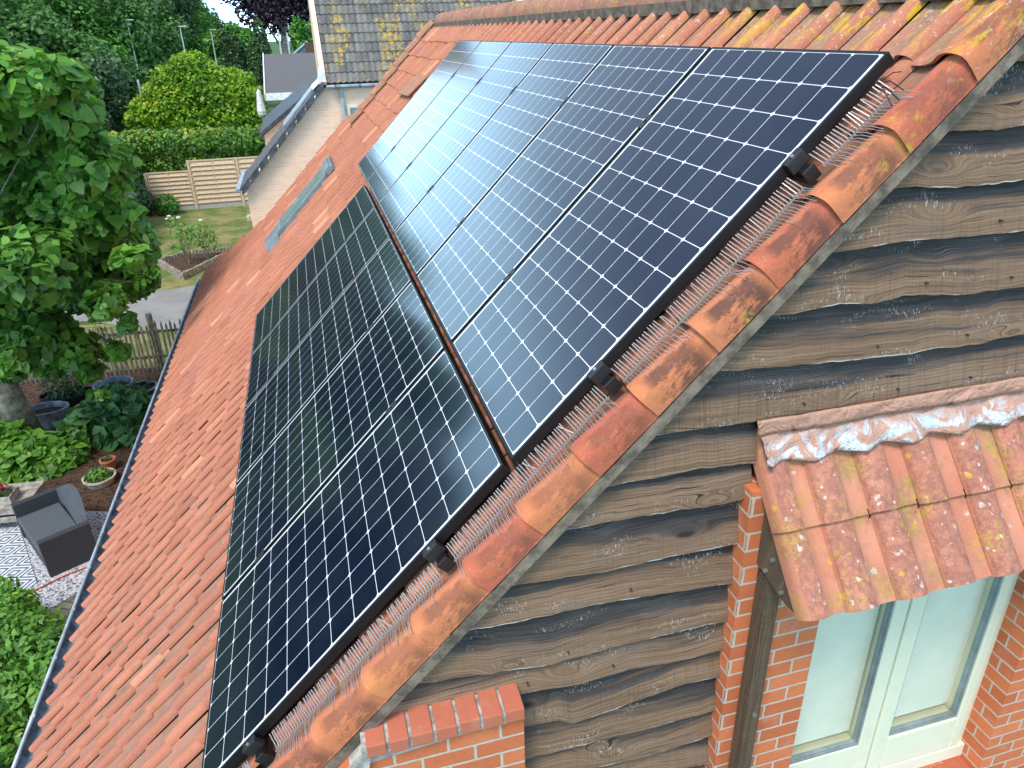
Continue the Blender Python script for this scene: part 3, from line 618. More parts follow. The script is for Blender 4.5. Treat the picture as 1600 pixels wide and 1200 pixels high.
# soffit and rafters, post
mb = MB(); mb.prism([cpnt(.86, .02, -.012), cpnt(.86, CLn-.02, -.012), cpnt(.86, CLn-.02, -.028), cpnt(.86, .02, -.028)], (2.7, 0, 0)); cpn(mb.build('soffit', M['post']))
def uvwood(o):
    me = o.data; l = me.uv_layers.new(name='UVMap') if not me.uv_layers else me.uv_layers[0]
    for lp in me.loops:
        co_ = me.vertices[lp.vertex_index].co; l.data[lp.index].uv = ((co_.z if o.name.startswith('canopy_post') else co_.y+co_.z*.3), co_.x+co_.y*(1 if o.name.startswith('canopy_post') else 0))
    return o
raf = [(-.10, -.455), (-.395, -.508), (-.452, -.500), (-.462, -.470), (-.13, -.045), (-.10, -.045)]
mb = MB(); mb.prism([(.846, y, z) for y, z in raf], (.055, 0, 0)); R_ = cpn(uvwood(mb.build('canopy_rafter', M['post'])))
for (y, z) in ((-.135, -.40), (-.125, -.30), (-.30, -.39), (-.27, -.46), (-.37, -.475)):
    mb = MB(); mb.tube([(.846, y, z), (.836, y, z)], .0085, 8); cpn(mb.build('bolt', M['steel']))
mb = MB(); mb.prism([(3.1, y, z) for y, z in raf], (.055, 0, 0)); cpn(uvwood(mb.build('canopy_rafter', M['post'])))
mb = MB(); mb.bb(.852, .912, -.282, -.215, -4.0, -.50); cpn(uvwood(mb.build('canopy_post', M['post'], bevel=.003)))
mb = MB(); mb.tube([(.885, -.282, -1.18), (.885, -.292, -1.18)], .010, 8); cpn(mb.build('bolt', M['steel']))
mb = MB(); mb.bb(.80, .845, -.158, -.15, -.53, -.35); cpn(mb.build('membrane_flap', M['membrane']))
# lead flashing, crumpled
mb = MB(); NXf, NYf = 150, 14; vs = []
for a in range(NXf+1):
    x = .80+2.7*a/NXf
    for b in range(NYf+1):
        t = b/NYf
        sc = .035*(1-abs(((x-.9)/.197) % 1-.5)*2)
        if t < .3: p = Vector((x, -.176+mnoise.noise((x*9, t*5, 9))*.009, .098-.062*(t/.3)))
        else:
            q = (t-.3)/.7; p = cpnt(x, -.052+q*(.120+sc*.8), .040+.012*(1-q)+(.010*math.sin((x-.95)/.197*2*pi)*q))
        cr = mnoise.noise((x*13+t*5, t*3, 1))*.011+abs(mnoise.noise((x*34+t*9, t*7, 4)))*.011
        p = p+cnrm*(cr+.006)
        if a == 0: p.x += -.01+.05*t
        mb.uv[len(vs)] = (x, t); vs.append(tuple(p))
mb.add(vs, [(a*(NYf+1)+b, a*(NYf+1)+b+1, (a+1)*(NYf+1)+b+1, (a+1)*(NYf+1)+b)[::-1] for a in range(NXf) for b in range(NYf)])
o = cpn(mb.build('lead_flashing', M['foil'], smooth=True)); sm = o.modifiers.new('s', 'SOLIDIFY'); sm.thickness = .003
mb = MB(); mb.tube([Vector((1.585, -.175, .075))+Vector((cos(a)*.016, 0, sin(a)*.016)) for a in [i*pi/6 for i in range(13)]], .0022, 5); cpn(mb.build('ring_hook', M['black']))
# ---- gutter along the eave
mb = MB(); ge = rp(-4.08, 0, DN+.0); n = 9; gx, gz = ge.x-.055, ge.z-.015; ring = [(gx+cos(pi+pi*q/(n-1))*-.072*-1, gz+sin(pi+pi*q/(n-1))*.072) for q in range(n)]
y0, y1 = -.2, 13.2; vs = [(x, y0, z) for x, z in ring]+[(x, y1, z) for x, z in ring]; mb.add(vs, [(i, i+1, n+i+1, n+i) for i in range(n-1)])
o = hp(mb.build('gutter', M['zincdark'], smooth=True)); sm = o.modifiers.new('s', 'SOLIDIFY'); sm.thickness = .003; gut = o
mb = MB(); mb.tube([(ring[0][0], y0, gz+.004), (ring[0][0], y1, gz+.004)], .0145, 10); rim = mb.build('gutter_rim', M['zinc'], gut, smooth=True)
for i in range(24): yy = .2+i*.55; MB().bb(ring[0][0]-.013, ring[0][0]+.02, yy-.012, yy+.012, gz+.010, gz+.018).build('gutter_clip', M['zinc'], gut)
# ---- roof window
sk = hp(empty('roof_window', rp(-1.0, 8.6, -.1), RROT)); sk.matrix_parent_inverse = HI
def skp(mb, name, mat, **k): o = mb.build(name, mat, sk, **k); return o
mb = MB(); mb.bb(-.52, .52, -.38, -.32, -.02, .06); mb.bb(-.52, .52, .32, .38, -.02, .06); mb.bb(-.52, -.46, -.32, .32, -.02, .06); mb.bb(.46, .52, -.32, .32, -.02, .06); skp(mb, 'window_frame', M['rwframe'], bevel=.006)
mb = MB(); mb.bb(-.46, .46, -.32, .32, .035, .045); skp(mb, 'pane', M['rwpane'])
mb = MB(); mb.bb(.521, .66, -.42, .42, .01, .075); mb.bb(.53, .62, -.40, .40, .0755, .09); skp(mb, 'head_flashing', M['rwframe'], bevel=.01)
mb = MB()
for q in range(9): u0 = -.46+q*.105; mb.tube([(-.53, u0, .0), (-.76-.015*q, u0, -.01)], .042, 8)
skp(mb, 'ribbed_apron', M['rwframe'])
# displaced tile with a dark gap beside the far panels
vt = rp(1.02, 7.35, DN+.03)
mb = MB(); mb.tone = .2
mb.prism([rp(.93, 7.05, DN+.075), rp(1.24, 7.05, DN+.045), rp(1.24, 7.75, DN+.045), rp(.90, 7.75, DN+.085)], rp(0, 0, .014)); hp(mb.build('lifted_tile', M['verge']))
mb = MB(); mb.box(rp(.97, 7.3, DN+.045), (.03, .05, .05)); hp(mb.build('tile_prop', M['verge']))

# ================================================================== SOLAR PANELS
PW, PL, GAP = 1.046, 1.690, .0198; PT = PW+GAP
def panel_proto():
    e = empty('solar_panel', rot=RROT, cat='solar panel', group='solar panels in two rows on the red roof')
    mb = rect_frame3 = MB(); f = .0105; D = .040
    mb.bb(0, f, 0, PW, -D, 0); mb.bb(PL-f, PL, 0, PW, -D, 0); mb.bb(f, PL-f, 0, f, -D, -.0002); mb.bb(f, PL-f, PW-f, PW, -D, -.0002)
    fr = mb.build('frame', M['black'], e, bevel=.0012)
    mb = MB(); mb.bb(f-.002, PL-f+.002, f-.002, PW-f+.002, -.008, -.0016); mb.build('glass_and_cells', M['cells'], e)
    mb = MB(); mb.bb(PL*.55, PL*.62, PW*.4, PW*.6, -.03, -.0082); mb.build('junction_box', M['blackplastic'], e)
    return e
pp = panel_proto()
ordn = ['first', 'second', 'third', 'fourth', 'fifth', 'sixth']
for k in range(6):
    o = pp if k == 0 else copy_tree(pp); o.location = rp(0, k*PT, 0)
    o['label'] = {0: 'nearest black-framed solar panel of the upper row, beside the gable verge', 5: 'farthest pale-reflecting solar panel of the upper row, beside the lifted tile'}.get(k, ordn[k]+' solar panel from the gable in the upper row of six')
for k in range(5):
    o = copy_tree(pp); o.location = rp(-.0374-PL, .0162+k*PT, 0)
    o['label'] = {0: 'nearest dark solar panel of the lower row, above the brick pier', 4: 'farthest solar panel of the lower row, nearest the roof window'}.get(k, ordn[k]+' solar panel from the gable in the lower row of five')
# rails
RV = [(1.285, 6, 'topmost'), (.405, 6, 'second from the top'), (-.42, 5, 'third from the top'), (-1.42, 5, 'lowest')]
for v, n_, lab in RV:
    e = empty('mounting_rail', rp(v, 0, 0), RROT, label='black mounting rail under the solar panels, %s of the four' % lab, cat='rail', group='rails under the solar panels')
    mb = MB(); L = n_*PT+.02; mb.bb(-.018, .018, -.045, L, -.062, -.0405); mb.bb(-.022, .022, -.045, L, -.088, -.0625); mb.build('rail', M['black'], e)
    mb = MB(); mb.bb(-.024, .024, -.052, -.0452, -.092, -.040); mb.build('end_cap', M['blackplastic'], e, bevel=.003)
    for q in range(3):
        mb = MB(); mb.bb(-.015, .015, .3+q*1.6, .33+q*1.6, -.125, -.0885); mb.build('roof_hook', M['steel'], e)
    # end clamp near the verge
    c = empty('end_clamp', rp(v, 0, 0), RROT, label='black clamp gripping the near panel edge on the %s rail' % lab, cat='clamp', group='clamps holding the panels to the rails')
    mb = MB(); mb.bb(-.034, .034, -.024, -.0008, -.040, .0035); mb.bb(-.034, .034, -.0008, .009, .0005, .0035); mb.build('clamp_body', M['blackplastic'], c, bevel=.0015)
    mb = MB(); mb.tube([(0, -.012, .0036), (0, -.012, .009)], .0065, 6); mb.build('bolt', M['steel'], c)
cl0 = None
for v, n_, lab in RV:
    for k in range(1, n_):
        uu = k*PT-GAP/2+(.0162 if v < 0 else 0)
        lb = 'small black clamp in the %s gap between panels, on the %s rail' % (ordn[k-1], lab)
        if cl0 is None:
            cl0 = empty('mid_clamp', rp(v, uu, 0), RROT, label=lb, cat='clamp', group='clamps holding the panels to the rails')
            mb = MB(); mb.bb(-.035, .035, -.018, .018, .0004, .004); mb.bb(-.035, .035, -.0085, .0085, -.038, .0004); mb.build('clamp_body', M['blackplastic'], cl0)
            mb = MB(); mb.tube([(0, 0, .004), (0, 0, .008)], .006, 6); mb.build('bolt', M['black'], cl0)
        else:
            o = copy_tree(cl0, label=lb); o.location = rp(v, uu, 0)
# cable ends sticking out at the top corner
e = tag(MB().tube([rp(1.60, -.0, -.05), rp(1.60, -.05, -.045), rp(1.57, -.13, -.055)], .0022, 5).tube([rp(1.61, -.0, -.05), rp(1.62, -.05, -.04), rp(1.60, -.12, -.05)], .0018, 5).tube([rp(1.60, -.0, -.05), rp(1.585, -.06, -.04), rp(1.55, -.12, -.06)], .0018, 5).tube([rp(1.61, -.0, -.05), rp(1.645, -.04, -.035), rp(1.65, -.07, -.035)], .0016, 5).build('cable_ties', M['blackplastic']), 'thin black cable tie ends sticking out by the top corner of the nearest upper panel', 'cable')
tag(MB().tube([rp(-.012, -.01, -.058), rp(-.014, 2.6, -.060), rp(-.012, 5.3, -.058)], .007, 6).tube([rp(-.026, -.005, -.060), rp(-.024, 2.6, -.062), rp(-.026, 5.3, -.060)], .007, 6).build('gap_dark_tubes', M['blackplastic']), 'pair of thin black tubes added to darken the gap between the two panel rows', 'cable')  # black tubes added to darken the gap, standing in for its shade
# ---- bird spike strips
def wire(pts, r): return MB().tube(pts, r, 4, cap=False)
wa = wire([(0, 0, 0), (0, .024, .018), (0, .046, .034)], .0023).build('spike', M['spike'])
wb = wire([(0, 0, 0), (.001, -.045, .008), (.003, -.100, .002)], .0013).build('spike', M['spike'])
mesh_a, mesh_b = wa.data, wb.data; bpy.data.objects.remove(wa); bpy.data.objects.remove(wb)
sv = [(1.325, 1.615, 'uppermost strip, by the top panel corner'), (.93, 1.245, 'second strip from the top, below the highest rail end'), (.66, .925, 'third strip from the top'), (.44, .655, 'fourth strip, just above the second rail end'),
      (.10, .37, 'fifth strip, just below the second rail end'), (-.16, .10, 'sixth strip, beside the joint of the two panel rows'), (-.385, -.16, 'seventh strip, just above the third rail end'), (-.72, -.455, 'eighth strip, just below the third rail end'),
      (-1.0, -.72, 'ninth strip from the top'), (-1.36, -1.02, 'tenth strip, above the lowest rail end'), (-1.74, -1.47, 'lowest strip, at the bottom panel corner')]
for v0, v1, lab in sv:
    e = empty('bird_spike_strip', rp(v0, -.060+random.uniform(-.006, .006), -.074+random.uniform(-.003, .004)), (0, -PR, 0), label='clear plastic bird spikes, '+lab, cat='bird spikes', group='bird spikes along the panel edge')
    e.rotation_euler = (Matrix.Rotation(-PR, 3, 'Y') @ Matrix.Rotation(random.uniform(-.03, .03), 3, 'Z')).to_euler()
    L = v1-v0; n_ = int(L/.0118); mb = MB(); mb.bb(0, L, -.003, .003, -.002, .000)
    for q in range(n_*2): mb.box((q*L/n_/2, 0, .002), (.0015, .014, .004), Matrix.Rotation(.5 if q % 2 else -.5, 3, 'Z'))
    mb.build('base', M['spike'], e)
    for q in range(n_):
        for ms, sgn in ((mesh_a, 1), (mesh_b, -1)):
            o = bpy.data.objects.new('spike', ms); COL.objects.link(o); o.parent = e; o.location = ((q+.5)*L/n_, .004*sgn, .002)
            o.rotation_euler = (random.uniform(-.10, .10), random.uniform(-.08, .08), random.gauss(0, .035) + (.5 if random.random() < .02 else 0))

exec_marker = 1
# ================================================================== GROUND
def sheet(name, pts, z, mat, th=0):
    mb = MB(); mb.add([(x, y, z) for x, y in pts], [tuple(range(len(pts)))]); o = mb.build(name, mat); o['kind'] = 'structure'; return o
mb = MB(); NG = 60; vs = []
for a in range(NG+1):
    for b in range(NG+1):
        x = -400+800*a/NG; y = -300+1500*b/NG; z = G
        vs.append((x, y, z))
mb.add(vs, [(a*(NG+1)+b, (a+1)*(NG+1)+b, (a+1)*(NG+1)+b+1, a*(NG+1)+b+1) for a in range(NG) for b in range(NG)]); o = mb.build('ground', M['field']); o['kind'] = 'structure'
sheet('lawn', [(-9, 20.2), (0, 20.2), (0, 33.3), (-8.2, 33.3)], G+.004, M['lawn'])
sheet('grass_verge', [(-12, 14.5), (0, 14.2), (0, 17.4), (-12, 19.5)], G+.006, M['lawn'])
sheet('driveway', [(-14, 20.0), (-6.9, 18.9), (-4.1, 17.15), (0, 16.5), (0, 21.3), (-4.3, 21.25), (-5.9, 20.95), (-9, 22.5), (-14, 25)], G+.010, M['asphalt'])
sheet('mulch_bed', [(-12, 9.3), (-4.9, 9.2), (-4.1, 8.9), (-2.6, 9.0), (-2.6, 14.9), (-12, 15.3)], G+.014, M['mulch'])
sheet('gravel_patio', [(-9, 5.2), (-4.55, 6.9), (-3.6, 7.7), (-2.7, 8.6), (-2.7, 9.05), (-4.1, 8.95), (-4.9, 9.25), (-9, 9.35)], G+.018, M['gravel'])
sheet('paved_path', [(-9, 1), (-2.6, 1), (-2.6, 8.6), (-3.6, 7.72), (-4.55, 6.92), (-9, 5.22)], G+.010, M['paver'])
# low ridge of land behind the wood, reaching up to carry the trees
# ================================================================== FOLIAGE
def leaves(clumps, n, size, shape='heart', flat=.5, seed=0, tone_up=.35, jit=.25, fill=.15, sizevar=.3, top=0.):
    """leaf faces spread through clumps (cx,cy,cz,rx,ry,rz); returns numpy verts, faces, tone"""
    R = np.random.default_rng(seed); C_ = np.array([c[:3] for c in clumps]); Rr = np.array([c[3:6] for c in clumps])
    wgt = (Rr[:, 0]*Rr[:, 2])**1.0; idx = R.choice(len(clumps), n, p=wgt/wgt.sum())
    d = R.normal(size=(n, 3)); d /= np.linalg.norm(d, axis=1)[:, None]; rad = np.where(R.random(n) < fill, R.random(n)**.5, 1+R.normal(0, .10, n))
    p = C_[idx]+d*Rr[idx]*rad[:, None]
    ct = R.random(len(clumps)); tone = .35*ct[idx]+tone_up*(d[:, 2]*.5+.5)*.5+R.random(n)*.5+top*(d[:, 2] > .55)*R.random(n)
    nr = d*flat+np.array([0, 0, .55])+R.normal(0, jit*1.6, (n, 3)); nr /= np.linalg.norm(nr, axis=1)[:, None]
    t = R.normal(size=(n, 3))+np.array([0, 0, -.8]); t -= nr*(t*nr).sum(1)[:, None]; t /= np.linalg.norm(t, axis=1)[:, None]; b = np.cross(nr, t)
    s = size*(1+R.normal(0, sizevar, n)).clip(.4, 1.8)
    if shape == 'heart': P = [(-.45, 0, .0), (-.30, .45, .06), (.12, .42, .05), (.62, 0, -.08), (.12, -.42, .05), (-.30, -.45, .06)]; F = [(0, 1, 2, 3), (0, 3, 4, 5)]
    elif shape == 'oval': P = [(-.5, 0, 0), (-.1, .24, .05), (.5, 0, -.06), (-.1, -.24, .05)]; F = [(0, 1, 2), (0, 2, 3)]
    else: P = [(-.5, -.1, 0), (-.1, .5, .1), (.5, .1, 0), (.1, -.5, -.1)]; F = [(0, 1, 2, 3)]
    V = np.concatenate([(p+(t*a+b*c+nr*e)*s[:, None])[:, None, :] for a, c, e in P], 1).reshape(-1, 3)
    k = len(P); FF = []
    base = np.arange(n)*k
    faces = [np.stack([base+i for i in f], 1) for f in F]
    return V, faces, np.repeat(tone, k)
def leaf_obj(name, data, mat, parent=None):
    V, faces, tone = data; me = bpy.data.meshes.new(name)
    lens = [f.shape[1] for f in faces]; nf = [len(f) for f in faces]; tot = sum(a*b for a, b in zip(lens, nf))
    me.vertices.add(len(V)); me.vertices.foreach_set('co', V.astype('f').ravel()); me.loops.add(tot); me.polygons.add(sum(nf))
    me.loops.foreach_set('vertex_index', np.concatenate([f.ravel() for f in faces]).astype('i'))
    ls = []; st = 0
    for a, b in zip(lens, nf): ls.append(st+np.arange(b)*a); st += a*b
    me.polygons.foreach_set('loop_start', np.concatenate(ls).astype('i')); me.update(calc_edges=True)
    me.materials.append(mat); at_ = me.attributes.new('tone', 'FLOAT', 'POINT'); at_.data.foreach_set('value', tone.astype('f'))
    o = bpy.data.objects.new(name, me); COL.objects.link(o); o.parent = parent; return o
def clumpy(c, r, n, sub=.35, seed=0, flat=1., lo=-1.):
    R = random.Random(seed); out = []
    for _ in range(n):
        while True:
            d = Vector((R.gauss(0, 1), R.gauss(0, 1), R.gauss(0, 1))).normalized()
            if d.z > lo: break
        q = R.uniform(.55, 1.0); s = sub*R.uniform(.7, 1.3)
        out.append((c[0]+d.x*r[0]*q, c[1]+d.y*r[1]*q, c[2]+d.z*r[2]*q, r[0]*s, r[1]*s, r[2]*s*flat))
    return out
def limbs(mb, base, top, r0, clumps, n, R, rl=.25):
    base = Vector(base); top = Vector(top); mb.tube([base, base.lerp(top, .33)+Vector((R.uniform(-.1, .1), 0, 0))*r0*3, base.lerp(top, .66), top], [r0*1.15, r0*.9, r0*.7, r0*.35], 12)
    for c in R.sample(clumps, min(n, len(clumps))):
        e = Vector(c[:3]); s = base.lerp(top, R.uniform(.35, .9)); m = s.lerp(e, .5)+Vector((0, 0, R.uniform(0, .3)*(e-s).length*.3)); mb.tube([s, m, e], [r0*rl*1.3, r0*rl*.8, r0*rl*.25], 6)
def tree(name, base, cc, r, ncl, nlf, size, mat, label, cat='tree', group=None, seed=0, sub=.35, shape='quad', trunk=.25, **k):
    r = tuple(q*.80 for q in r)
    base = Vector(base); t = empty(name, base, label=label, cat=cat, group=group); inv = Matrix.Translation(-base)
    cl = clumpy(cc, r, ncl, sub, seed); cl.append((*cc, r[0]*.7, r[1]*.7, r[2]*.7))
    o = leaf_obj('crown', leaves(cl, nlf, size, shape, seed=seed, **k), mat, t); o.matrix_parent_inverse = inv
    mb = MB(); limbs(mb, base, Vector(cc)+Vector((0, 0, r[2]*.3)), trunk, cl, 8, random.Random(seed)); o = mb.build('trunk', M['bark'], t, smooth=True); o.matrix_parent_inverse = inv
    return t
def shrub(name, base, cl, nlf, size, mat, label, cat='shrub', seed=0, shape='oval', group=None, stems=5, **k):
    base = Vector(base); t = empty(name, base, label=label, cat=cat, group=group); inv = Matrix.Translation(-base)
    o = leaf_obj('foliage', leaves(cl, nlf, size, shape, seed=seed, **k), mat, t); o.matrix_parent_inverse = inv
    mb = MB(); R = random.Random(seed)
    for c in R.sample(cl, min(stems, len(cl))): e = Vector(c[:3]); mb.tube([base+Vector((R.uniform(-.05, .05), R.uniform(-.05, .05), 0)), base.lerp(e, .6), e], [.022, .014, .006], 5)
    o = mb.build('stem', M['bark'], t); o.matrix_parent_inverse = inv; return t
# ---- the linden at left
TB = Vector((-6.22, 11.9, G))
def A(px, py, Y): v = at(px, py, Y); return (v.x, v.y, v.z)
lc = []
R = random.Random(3)
spots = [(70, 150, .75), (30, 130, .8), (110, 170, .6), (95, 120, .5), (0, 180, .9), (60, 220, .95), (140, 260, .8), (160, 330, .85), (190, 380, .75), (205, 430, .55), (110, 320, 1.), (30, 320, 1.1), (60, 420, 1.), (130, 430, .85), (170, 470, .5), (10, 470, .95), (70, 520, .7), (120, 540, .55), (20, 560, .5), (140, 590, .28), (180, 545, .25), (215, 400, .42), (228, 440, .22), (238, 420, .15), (205, 500, .2), (150, 620, .14), (75, 580, .22), (212, 330, .2), (185, 290, .22), (150, 215, .25), (85, 110, .35), (125, 140, .3), (-60, 200, 1.2), (-80, 400, 1.3), (-60, 520, .9), (-90, 80, 1.0)]
for px, py, rr in spots:
    for q in range(2):
        Y = R.uniform(9.2, 12.8); v = at(px+R.uniform(-10, 10), py+R.uniform(-10, 10), Y); f = (Y+2)/13.5; lc.append((v.x, v.y, v.z, rr*.62*f, rr*.7*f, rr*.52*f))
t = empty('linden_tree', TB, label='large broad-leaved linden tree with grey leaning trunk at the left edge of the garden', cat='tree'); inv = Matrix.Translation(-TB)
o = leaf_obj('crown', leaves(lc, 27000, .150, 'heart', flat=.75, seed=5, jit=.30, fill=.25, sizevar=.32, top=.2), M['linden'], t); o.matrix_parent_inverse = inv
mb = MB(); top_ = at(-40, 480, 11.8); limbs(mb, TB, top_+Vector((-.3, 0, 1.6)), .24, lc, 7, R, .07); o = mb.build('trunk', M['bark'], t, smooth=True); o.matrix_parent_inverse = inv
# ---- near shrub bottom left, behind the gutter
nc = []
for px, py, Y, rr in [(20, 985, 5.6, .40), (60, 1000, 5.3, .35), (95, 1005, 5.1, .22), (20, 1060, 5.2, .5), (70, 1070, 4.9, .40), (20, 1140, 4.8, .5), (45, 1190, 4.5, .5), (0, 1230, 4.5, .6), (-40, 1100, 5, .7), (20, 950, 5.9, .28), (85, 1050, 4.8, .25), (-40, 960, 6.2, .5), (10, 915, 6.1, .13), (-30, 1300, 4.4, .6), (35, 945, 5.8, .16)]:
    v = at(px, py, Y); nc.append((v.x, v.y, v.z, rr*.9, rr*.9, rr*.8))
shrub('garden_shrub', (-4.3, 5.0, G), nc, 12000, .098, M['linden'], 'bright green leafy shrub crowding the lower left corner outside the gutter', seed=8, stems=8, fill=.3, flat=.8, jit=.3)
# ---- planting by the trunk
pc = [(A(px, py, Y)+(rr, rr, rr*.75)) for px, py, Y, rr in [(20, 720, 10.9, .42), (60, 705, 11.1, .4), (100, 715, 11, .38), (40, 745, 10.7, .38), (85, 745, 10.7, .33), (10, 690, 11.4, .4), (110, 690, 11.4, .3), (-30, 720, 11, .5)]]
shrub('green_hydrangea', (-5.9, 11.0, G), pc, 3600, .135, M['linden'], 'low green hydrangea bush at the foot of the linden trunk', seed=9, shape='heart', fill=.3)
pc = [(A(px, py, Y)+(rr, rr, rr*.6)) for px, py, Y, rr in [(150, 650, 12.2, .38), (190, 640, 12.3, .42), (215, 650, 12.0, .3), (165, 680, 11.7, .36), (200, 685, 11.5, .3), (175, 620, 12.6, .22), (130, 670, 11.9, .28)]]
shrub('rhubarb_plant', (-4.8, 12.0, G), pc, 900, .30, M['rhubarb'], 'large-leaved dark green rhubarb clump beside the gutter', cat='plant', seed=10, shape='heart', fill=.35, jit=.4)
# ---- hedges
def hedge(name, x0, x1, y0, y1, h, n, size, mat, label, seed):
    cl = []; R = random.Random(seed); L = max(x1-x0, y1-y0); k = int(L/.8)
    for i in range(k+1):
        for j in range(3):
            x = x0+(x1-x0)*(i/k if x1-x0 >= y1-y0 else R.random()); y = y0+(y1-y0)*(i/k if y1-y0 > x1-x0 else R.random())
            cl.append((x+R.uniform(-.2, .2), y+R.uniform(-.2, .2), G+h*(.2+.32*j)+R.uniform(-.1, .1), .75, .75, .55))
    return shrub(name, ((x0+x1)/2, (y0+y1)/2, G), cl, n, size, mat, label, cat='hedge', seed=seed, shape='quad', fill=.2, stems=14, top=.5)
hedge('laurel_hedge', -10.5, 1.0, 35.2, 36.2, 3.05, 30000, .125, M['laurel'], 'tall yellow-tipped laurel hedge behind the wooden panel fence', 21)
hedge('clipped_hedge', -8.6, -7.6, 26.2, 34.0, 2.6, 16000, .11, M['darkleaf'], 'dark green hedge along the left side of the lawn', 22)
hedge('back_hedge', -19, -9, 43, 45, 1.9, 4500, .25, M['darkleaf'], 'low dark hedge at the foot of the wooded hill', 23)
# ---- background trees
yc = [(A(px, py, 48+dy)+(q, q, q*.8)) for px, py, q, dy in [(300, 100, .85, 0), (285, 108, .8, -.5), (320, 112, .8, .3), (265, 125, .95, 0), (300, 135, 1.1, -.6), (340, 125, .9, 0), (365, 128, .9, .2), (245, 150, .9, 0), (280, 160, 1.2, -.8), (330, 155, 1.2, -.6), (370, 150, 1.1, -.2), (395, 150, .75, 0), (225, 170, .8, 0), (250, 180, 1., -.8), (300, 185, 1.2, -1), (350, 182, 1.1, -.8), (390, 178, .9, -.3), (215, 188, .7, -.2), (405, 165, .5, 0), (385, 125, .5, 0), (310, 92, .45, 0), (275, 105, .45, 0)]]
t = empty('yellow_green_tree', (-6.2, 48, G), label='rounded yellow-green tree behind the laurel hedge', cat='tree'); inv = Matrix.Translation((6.2, -48, -G))
o = leaf_obj('crown', leaves(yc, 26000, .16, 'quad', seed=31, fill=.2, top=.35), M['limetree'], t); o.matrix_parent_inverse = inv
mb = MB(); limbs(mb, (-6.2, 48, G), (-6.2, 48, -1.5), .16, yc, 8, random.Random(2)); o = mb.build('trunk', M['bark'], t, smooth=True); o.matrix_parent_inverse = inv
tree('copper_beech', (-2, 90, G), (-.3, 92, 5.5), (6.8, 5, 5.6), 34, 17000, .30, M['purple'], 'dark purple copper beech beside the tall mossy roof', seed=32, trunk=.5)
tree('bushy_tree', (-5, 84, G), A(375, 72, 84), (3.4, 2.5, 2.8), 14, 9000, .27, M['woodleaf2'], 'fresh green round tree left of the copper beech', seed=33)
tree('cypress', (-6.5, 76, G), A(367, 95, 76), (1.35, 1.2, 3.4), 10, 5200, .21, M['greyleaf'], 'left of two grey-green cypress-like trees below the copper beech', seed=34, group='two grey-green conical trees')
tree('cypress', (-4.1, 76, G), A(408, 92, 76), (1.35, 1.2, 3.2), 10, 5200, .21, M['greyleaf'], 'right of two grey-green cypress-like trees below the copper beech', seed=35, group='two grey-green conical trees')
tree('bushy_tree', (-1, 70, G), A(475, 70, 70), (1.6, 1.6, 2.4), 10, 2500, .30, M['woodleaf2'], 'small bright tree behind the chimney of the slate roof', seed=36)
WD = [(-6, 90, 62, 6, 'woodleaf', 'dark'), (70, 40, 66, 6.5, 'woodleaf2', 'fresh'), (150, 60, 70, 6, 'woodleaf', 'dark'), (215, 70, 76, 5, 'woodleaf', 'dark'), (60, 120, 56, 4.4, 'woodleaf', 'dark'), (120, 150, 52, 3.2, 'greyleaf', 'grey'), (175, 130, 60, 3.6, 'woodleaf', 'dark'),
      (260, 42, 92, 4.8, 'woodleaf2', 'fresh'), (300, 75, 90, 4.0, 'woodleaf2', 'fresh'), (325, 50, 100, 3.0, 'woodleaf', 'dark'), (30, 0, 74, 6, 'woodleaf2', 'fresh'), (110, 0, 78, 5.2, 'woodleaf', 'dark'), (190, 10, 82, 4.5, 'woodleaf', 'dark'), (245, 8, 88, 4.4, 'greyleaf', 'grey'), (285, 20, 96, 3.8, 'woodleaf2', 'fresh'),
      (-120, 60, 60, 7, 'woodleaf', 'dark'), (-260, 60, 56, 7, 'woodleaf', 'dark'), (-420, 60, 50, 7, 'woodleaf', 'dark'), (20, 170, 47, 3.0, 'woodleaf', 'dark'), (95, 190, 46, 2.4, 'darkleaf', 'dark')]
names = {'dark': 'dark green', 'fresh': 'fresh green', 'grey': 'dull grey-green'}
wl = ['leftmost at the frame edge', 'high up behind the linden top', 'in the middle of the hillside', 'left of the yellow-green tree', 'just above the linden crown', 'low and feathery in front of the hill', 'behind the leaning pole', 'behind the tall lamp post', 'to the right of the tall lamp post', 'at the right end of the wood', 'on the skyline at the upper left', 'on the skyline, second from the left', 'on the skyline above the dim lamp post', 'on the skyline left of the open sky', 'right beside the open sky', 'outside the left edge, nearest the frame', 'outside the left edge, second', 'outside the left edge, third', 'low behind the linden crown', 'short, behind the dark back hedge']
for i, (px, py, Y, r, mt, nm) in enumerate(WD):
    c = at(px, py, Y); off = px < -50
    tree('woodland_tree', (c.x, Y, G), (c.x, c.y, max(c.z, G+r*.8)), (r, r*.8, r*1.0), 24, 5200 if off else 15000, .42 if off else (.27 if r > 4 else .20), M[mt], '%s woodland tree, %s' % (names[nm], wl[i]), group='trees of the wooded hillside', seed=50+i, trunk=.35)
# trees beyond the left frame edge that the panels mirror
for i, (az, dist, h, r) in enumerate([(-23, 46, 11.5, 6), (-32, 42, 12, 6.5), (-40, 40, 12.2, 6.5), (-48, 38, 12, 6.5), (-57, 40, 12, 6), (-67, 40, 12, 6)]):
    x = CAM.x+sin(radians(az))*dist; y = CAM.y+cos(radians(az))*dist
    tree('woodland_tree', (x, y, G), (x, y, G+h-r*.9), (r, r, r), 26, 8000, .50, M['woodleaf'], 'large dark tree left of the garden, %s' % ['nearest to the frame edge','next but one to the wood','third beyond the frame edge','fourth beyond the frame edge','fifth beyond the frame edge','outermost of all'][i], group='trees mirrored in the panels', seed=90+i, trunk=.35)
